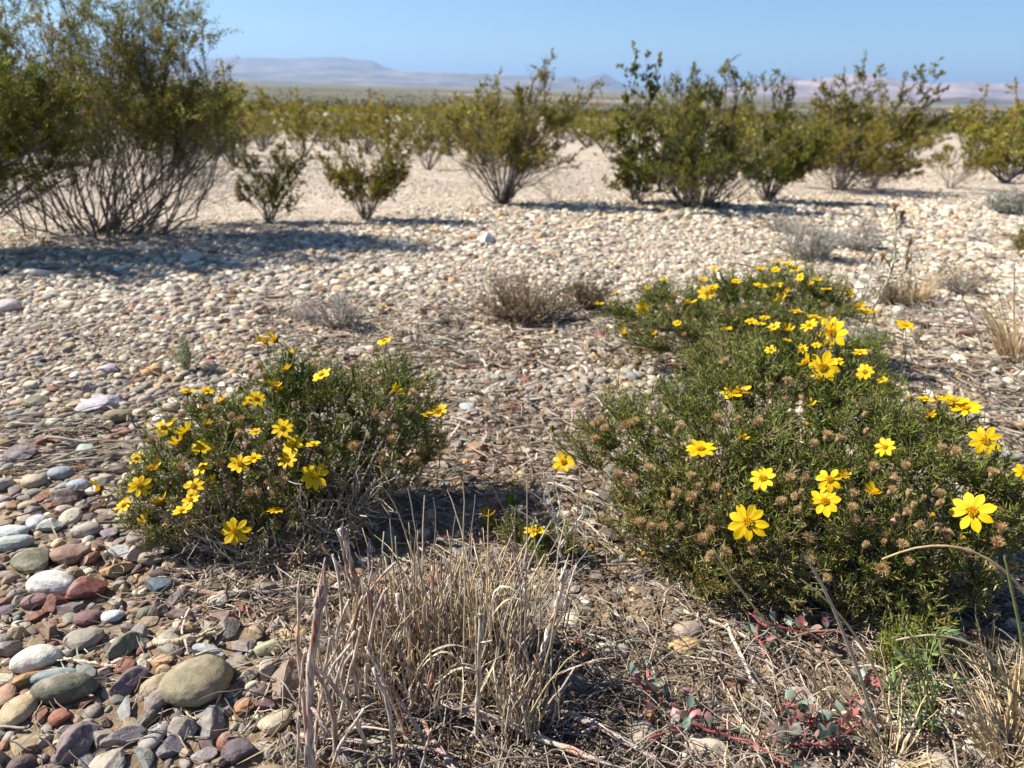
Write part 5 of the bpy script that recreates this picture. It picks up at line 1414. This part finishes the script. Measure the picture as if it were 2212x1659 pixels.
def green_weed():
    rng = np.random.default_rng(161); b = on_ground(1985, 1600); root = thing('green_weed', b, 'fresh green weed with narrow leaves under the right bush, lower right', 'plant'); mb = MB(); lm = MB()
    for path in ([(1990,1660),(1990,1500),(1975,1370)], [(1990,1660),(1970,1480),(1935,1400)], [(1990,1660),(2020,1520),(2060,1470)], [(1990,1660),(2010,1440),(2040,1360)], [(1990,1640),(1950,1540),(1930,1480)]):
        P = pxpath(path, b[1]+.01, 9, .004, rng); tubes(mb, P, .0009*np.linspace(1.2, .7, 9)[None], np.array([.22, .26, .09]), 5)
        k = np.zeros(26, int); p, T = pick(P, k, rng.random(26)); leaves(lm, p, T*.6+rng.normal(size=p.shape)*.7, rng.uniform(.010, .026, 26), .0035, mixcol([(.20, .28, .08), (.15, .22, .09), (.28, .36, .10)], [2, 2, 1], 26, rng), rng)
    mb.build('stems', M_STEM, root, b); lm.build('leaves', M_LEAF, root, b)
green_weed()
def white_weed():
    rng = np.random.default_rng(162); b = on_ground(1205, 1230); root = thing('bleached_twig', b, 'bleached white branching twig beside the lone left daisy of the right bush', 'twig'); mb = MB()
    for path in ([(1215,1230),(1200,1120),(1172,1030)], [(1205,1150),(1190,1100),(1150,1065)], [(1203,1130),(1206,1080),(1190,1020)], [(1210,1180),(1250,1120),(1262,1090)], [(1230,1230),(1180,1150),(1100,1090)], [(1195,1110),(1180,1090),(1176,1060)]):
        P = pxpath(path, b[1], 9, .004, rng); tubes(mb, P, .0011*np.linspace(1.2, .5, 9)[None], np.array([.66, .58, .48]), 5)
        for _ in range(7):
            p, T = pick(P, np.array([0]), np.array([rng.random()])); e = p[0]+nrm(T[0]+rng.normal(size=3)*.8)*.012; tubes(mb, np.stack([p[0], (p[0]+e)/2, e])[None], .0005, np.array([.62, .54, .44]), 3)
    mb.build('stems', M_STEM, root, b)
white_weed()

# litter on the ground
def litter():
    rng = np.random.default_rng(171); mb = MB(); rb = MB()
    zones = [(600, 2230, 1250, 1760, 4200, 1.0), (340, 720, 1190, 1340, 420, 1.0), (880, 1420, 850, 1250, 1500, 1.0), (560, 1000, 640, 800, 650, .8), (930, 1700, 670, 800, 1000, .9), (1900, 2260, 650, 1000, 1100, 1), (-20, 230, 905, 1030, 150, 1.5),
             (1850, 2260, 1200, 1500, 700, 1.0), (0, 600, 1200, 1700, 260, .8), (0, 2212, 480, 1200, 900, 1.0), (1600, 2260, 470, 700, 700, 1.0)]
    for (u0, u1, v0, v1, n, ls) in zones:
        # even over the ground, not over the picture
        A = on_ground(u0, v1); U = rng.uniform(u0, u1, n); V = rng.uniform(v0, v1, n)
        b = on_ground_v(U, V)
        far = np.clip(b[:, 1]/.8, .8, 2.2)
        L = ls*rng.uniform(.008, .055, n)*far**.7; az = rng.uniform(0, 6.28, n) if u0 != -20 else rng.normal(.25, .35, n)
        d = np.stack([np.cos(az), np.sin(az), rng.normal(0, .10, n)+.04], -1)
        e = b + d*L[:, None]; m = (b+e)/2 + rng.normal(size=(n, 3))*L[:, None]*.12
        lift = rng.uniform(.002, .012, n)
        P = wobble(bezier(b, m, e, 6), L*.05, rng); P[..., 2] = np.maximum(P[..., 2], terrain(P[..., 0], P[..., 1])) + lift[:, None]
        C = mixcol([(.46, .38, .27), (.34, .28, .21), (.58, .50, .40), (.19, .135, .095), (.10, .08, .065)], [3.5, 3, 2, 2.6, 2], n, rng, .15)
        k = int(n*.6)
        tubes(mb, P[:k], .0009*far[:k, None]*np.exp(rng.normal(-.15, .45, (k, 1)))*np.linspace(1.1, .7, 6)[None], C[:k], 4)
        ribbons(mb, P[k:], .0022*far[k:, None]*rng.uniform(.4, 1.3, (n-k, 1))*np.array([[.6, 1, 1, .9, .7, .2]]), C[k:], rng.uniform(0, 3.1, n-k))
    # wiry dead stems arching over the litter
    n = 520; U = np.where(rng.random(n) < .65, rng.uniform(1100, 2150, n), rng.uniform(620, 1250, n)); V = rng.uniform(1330, 1780, n)
    b = on_ground_v(U, V); L = rng.uniform(.03, .13, n); az = rng.uniform(0, 6.28, n); h = rng.uniform(.004, .04, n)
    e = b + np.stack([np.cos(az)*L, np.sin(az)*L, rng.uniform(-.2, .7, n)*h], -1); m = (b+e)/2 + np.stack([rng.normal(0, .01, n), rng.normal(0, .01, n), h*1.5], -1)
    P = wobble(bezier(b, m, e, 9), L*.05, rng)
    tubes(mb, P, rng.uniform(.0004, .0013, (n, 1))*np.linspace(1.2, .5, 9)[None], mixcol([(.40, .33, .26), (.25, .18, .14), (.56, .47, .36), (.13, .10, .085)], [3, 3, 2, 2], n, rng, .15), 4)
    # crumbs of bark and dead leaves
    n = 5200; U = rng.uniform(560, 2230, n); V = rng.uniform(1150, 1750, n); b = on_ground_v(U, V); b[:, 2] += rng.uniform(.001, .006, n)
    leaves(mb, b, rng.normal(size=(n, 3))*[1, 1, .3], rng.uniform(.003, .011, n), .0035, mixcol([(.40, .27, .14), (.50, .40, .27), (.22, .14, .08), (.12, .09, .06)], [2, 3, 3, 2], n, rng, .2), rng)
    tag(mb.build('ground_litter', M_STRAW), 'dead straw, twigs and bark crumbs littering the soil', 'litter', kind='stuff')
litter()

# ------------------------------------------------------------------ the air between here and the hills
def haze():
    import bmesh
    me = bpy.data.meshes.new('haze'); bm = bmesh.new(); bmesh.ops.create_cube(bm, size=1.0); bm.to_mesh(me); bm.free()
    o = bpy.data.objects.new('haze', me); COL.objects.link(o)
    o.scale = (110000, 110000, 1350); o.location = (0, 0, 1350/2-420)
    m, nt, out = newmat('haze'); pv = node(nt, 'ShaderNodeVolumePrincipled'); pv.inputs['Color'].default_value = (.46, .69, 1.0, 1); pv.inputs['Density'].default_value = HAZE
    pv.inputs['Anisotropy'].default_value = 0.2
    nt.links.new(pv.outputs[0], out.inputs['Volume']); me.materials.append(m)
    tag(o, 'pale bluish desert haze in front of the hills', 'haze', kind='stuff')
HAZE = 0.00006
haze()
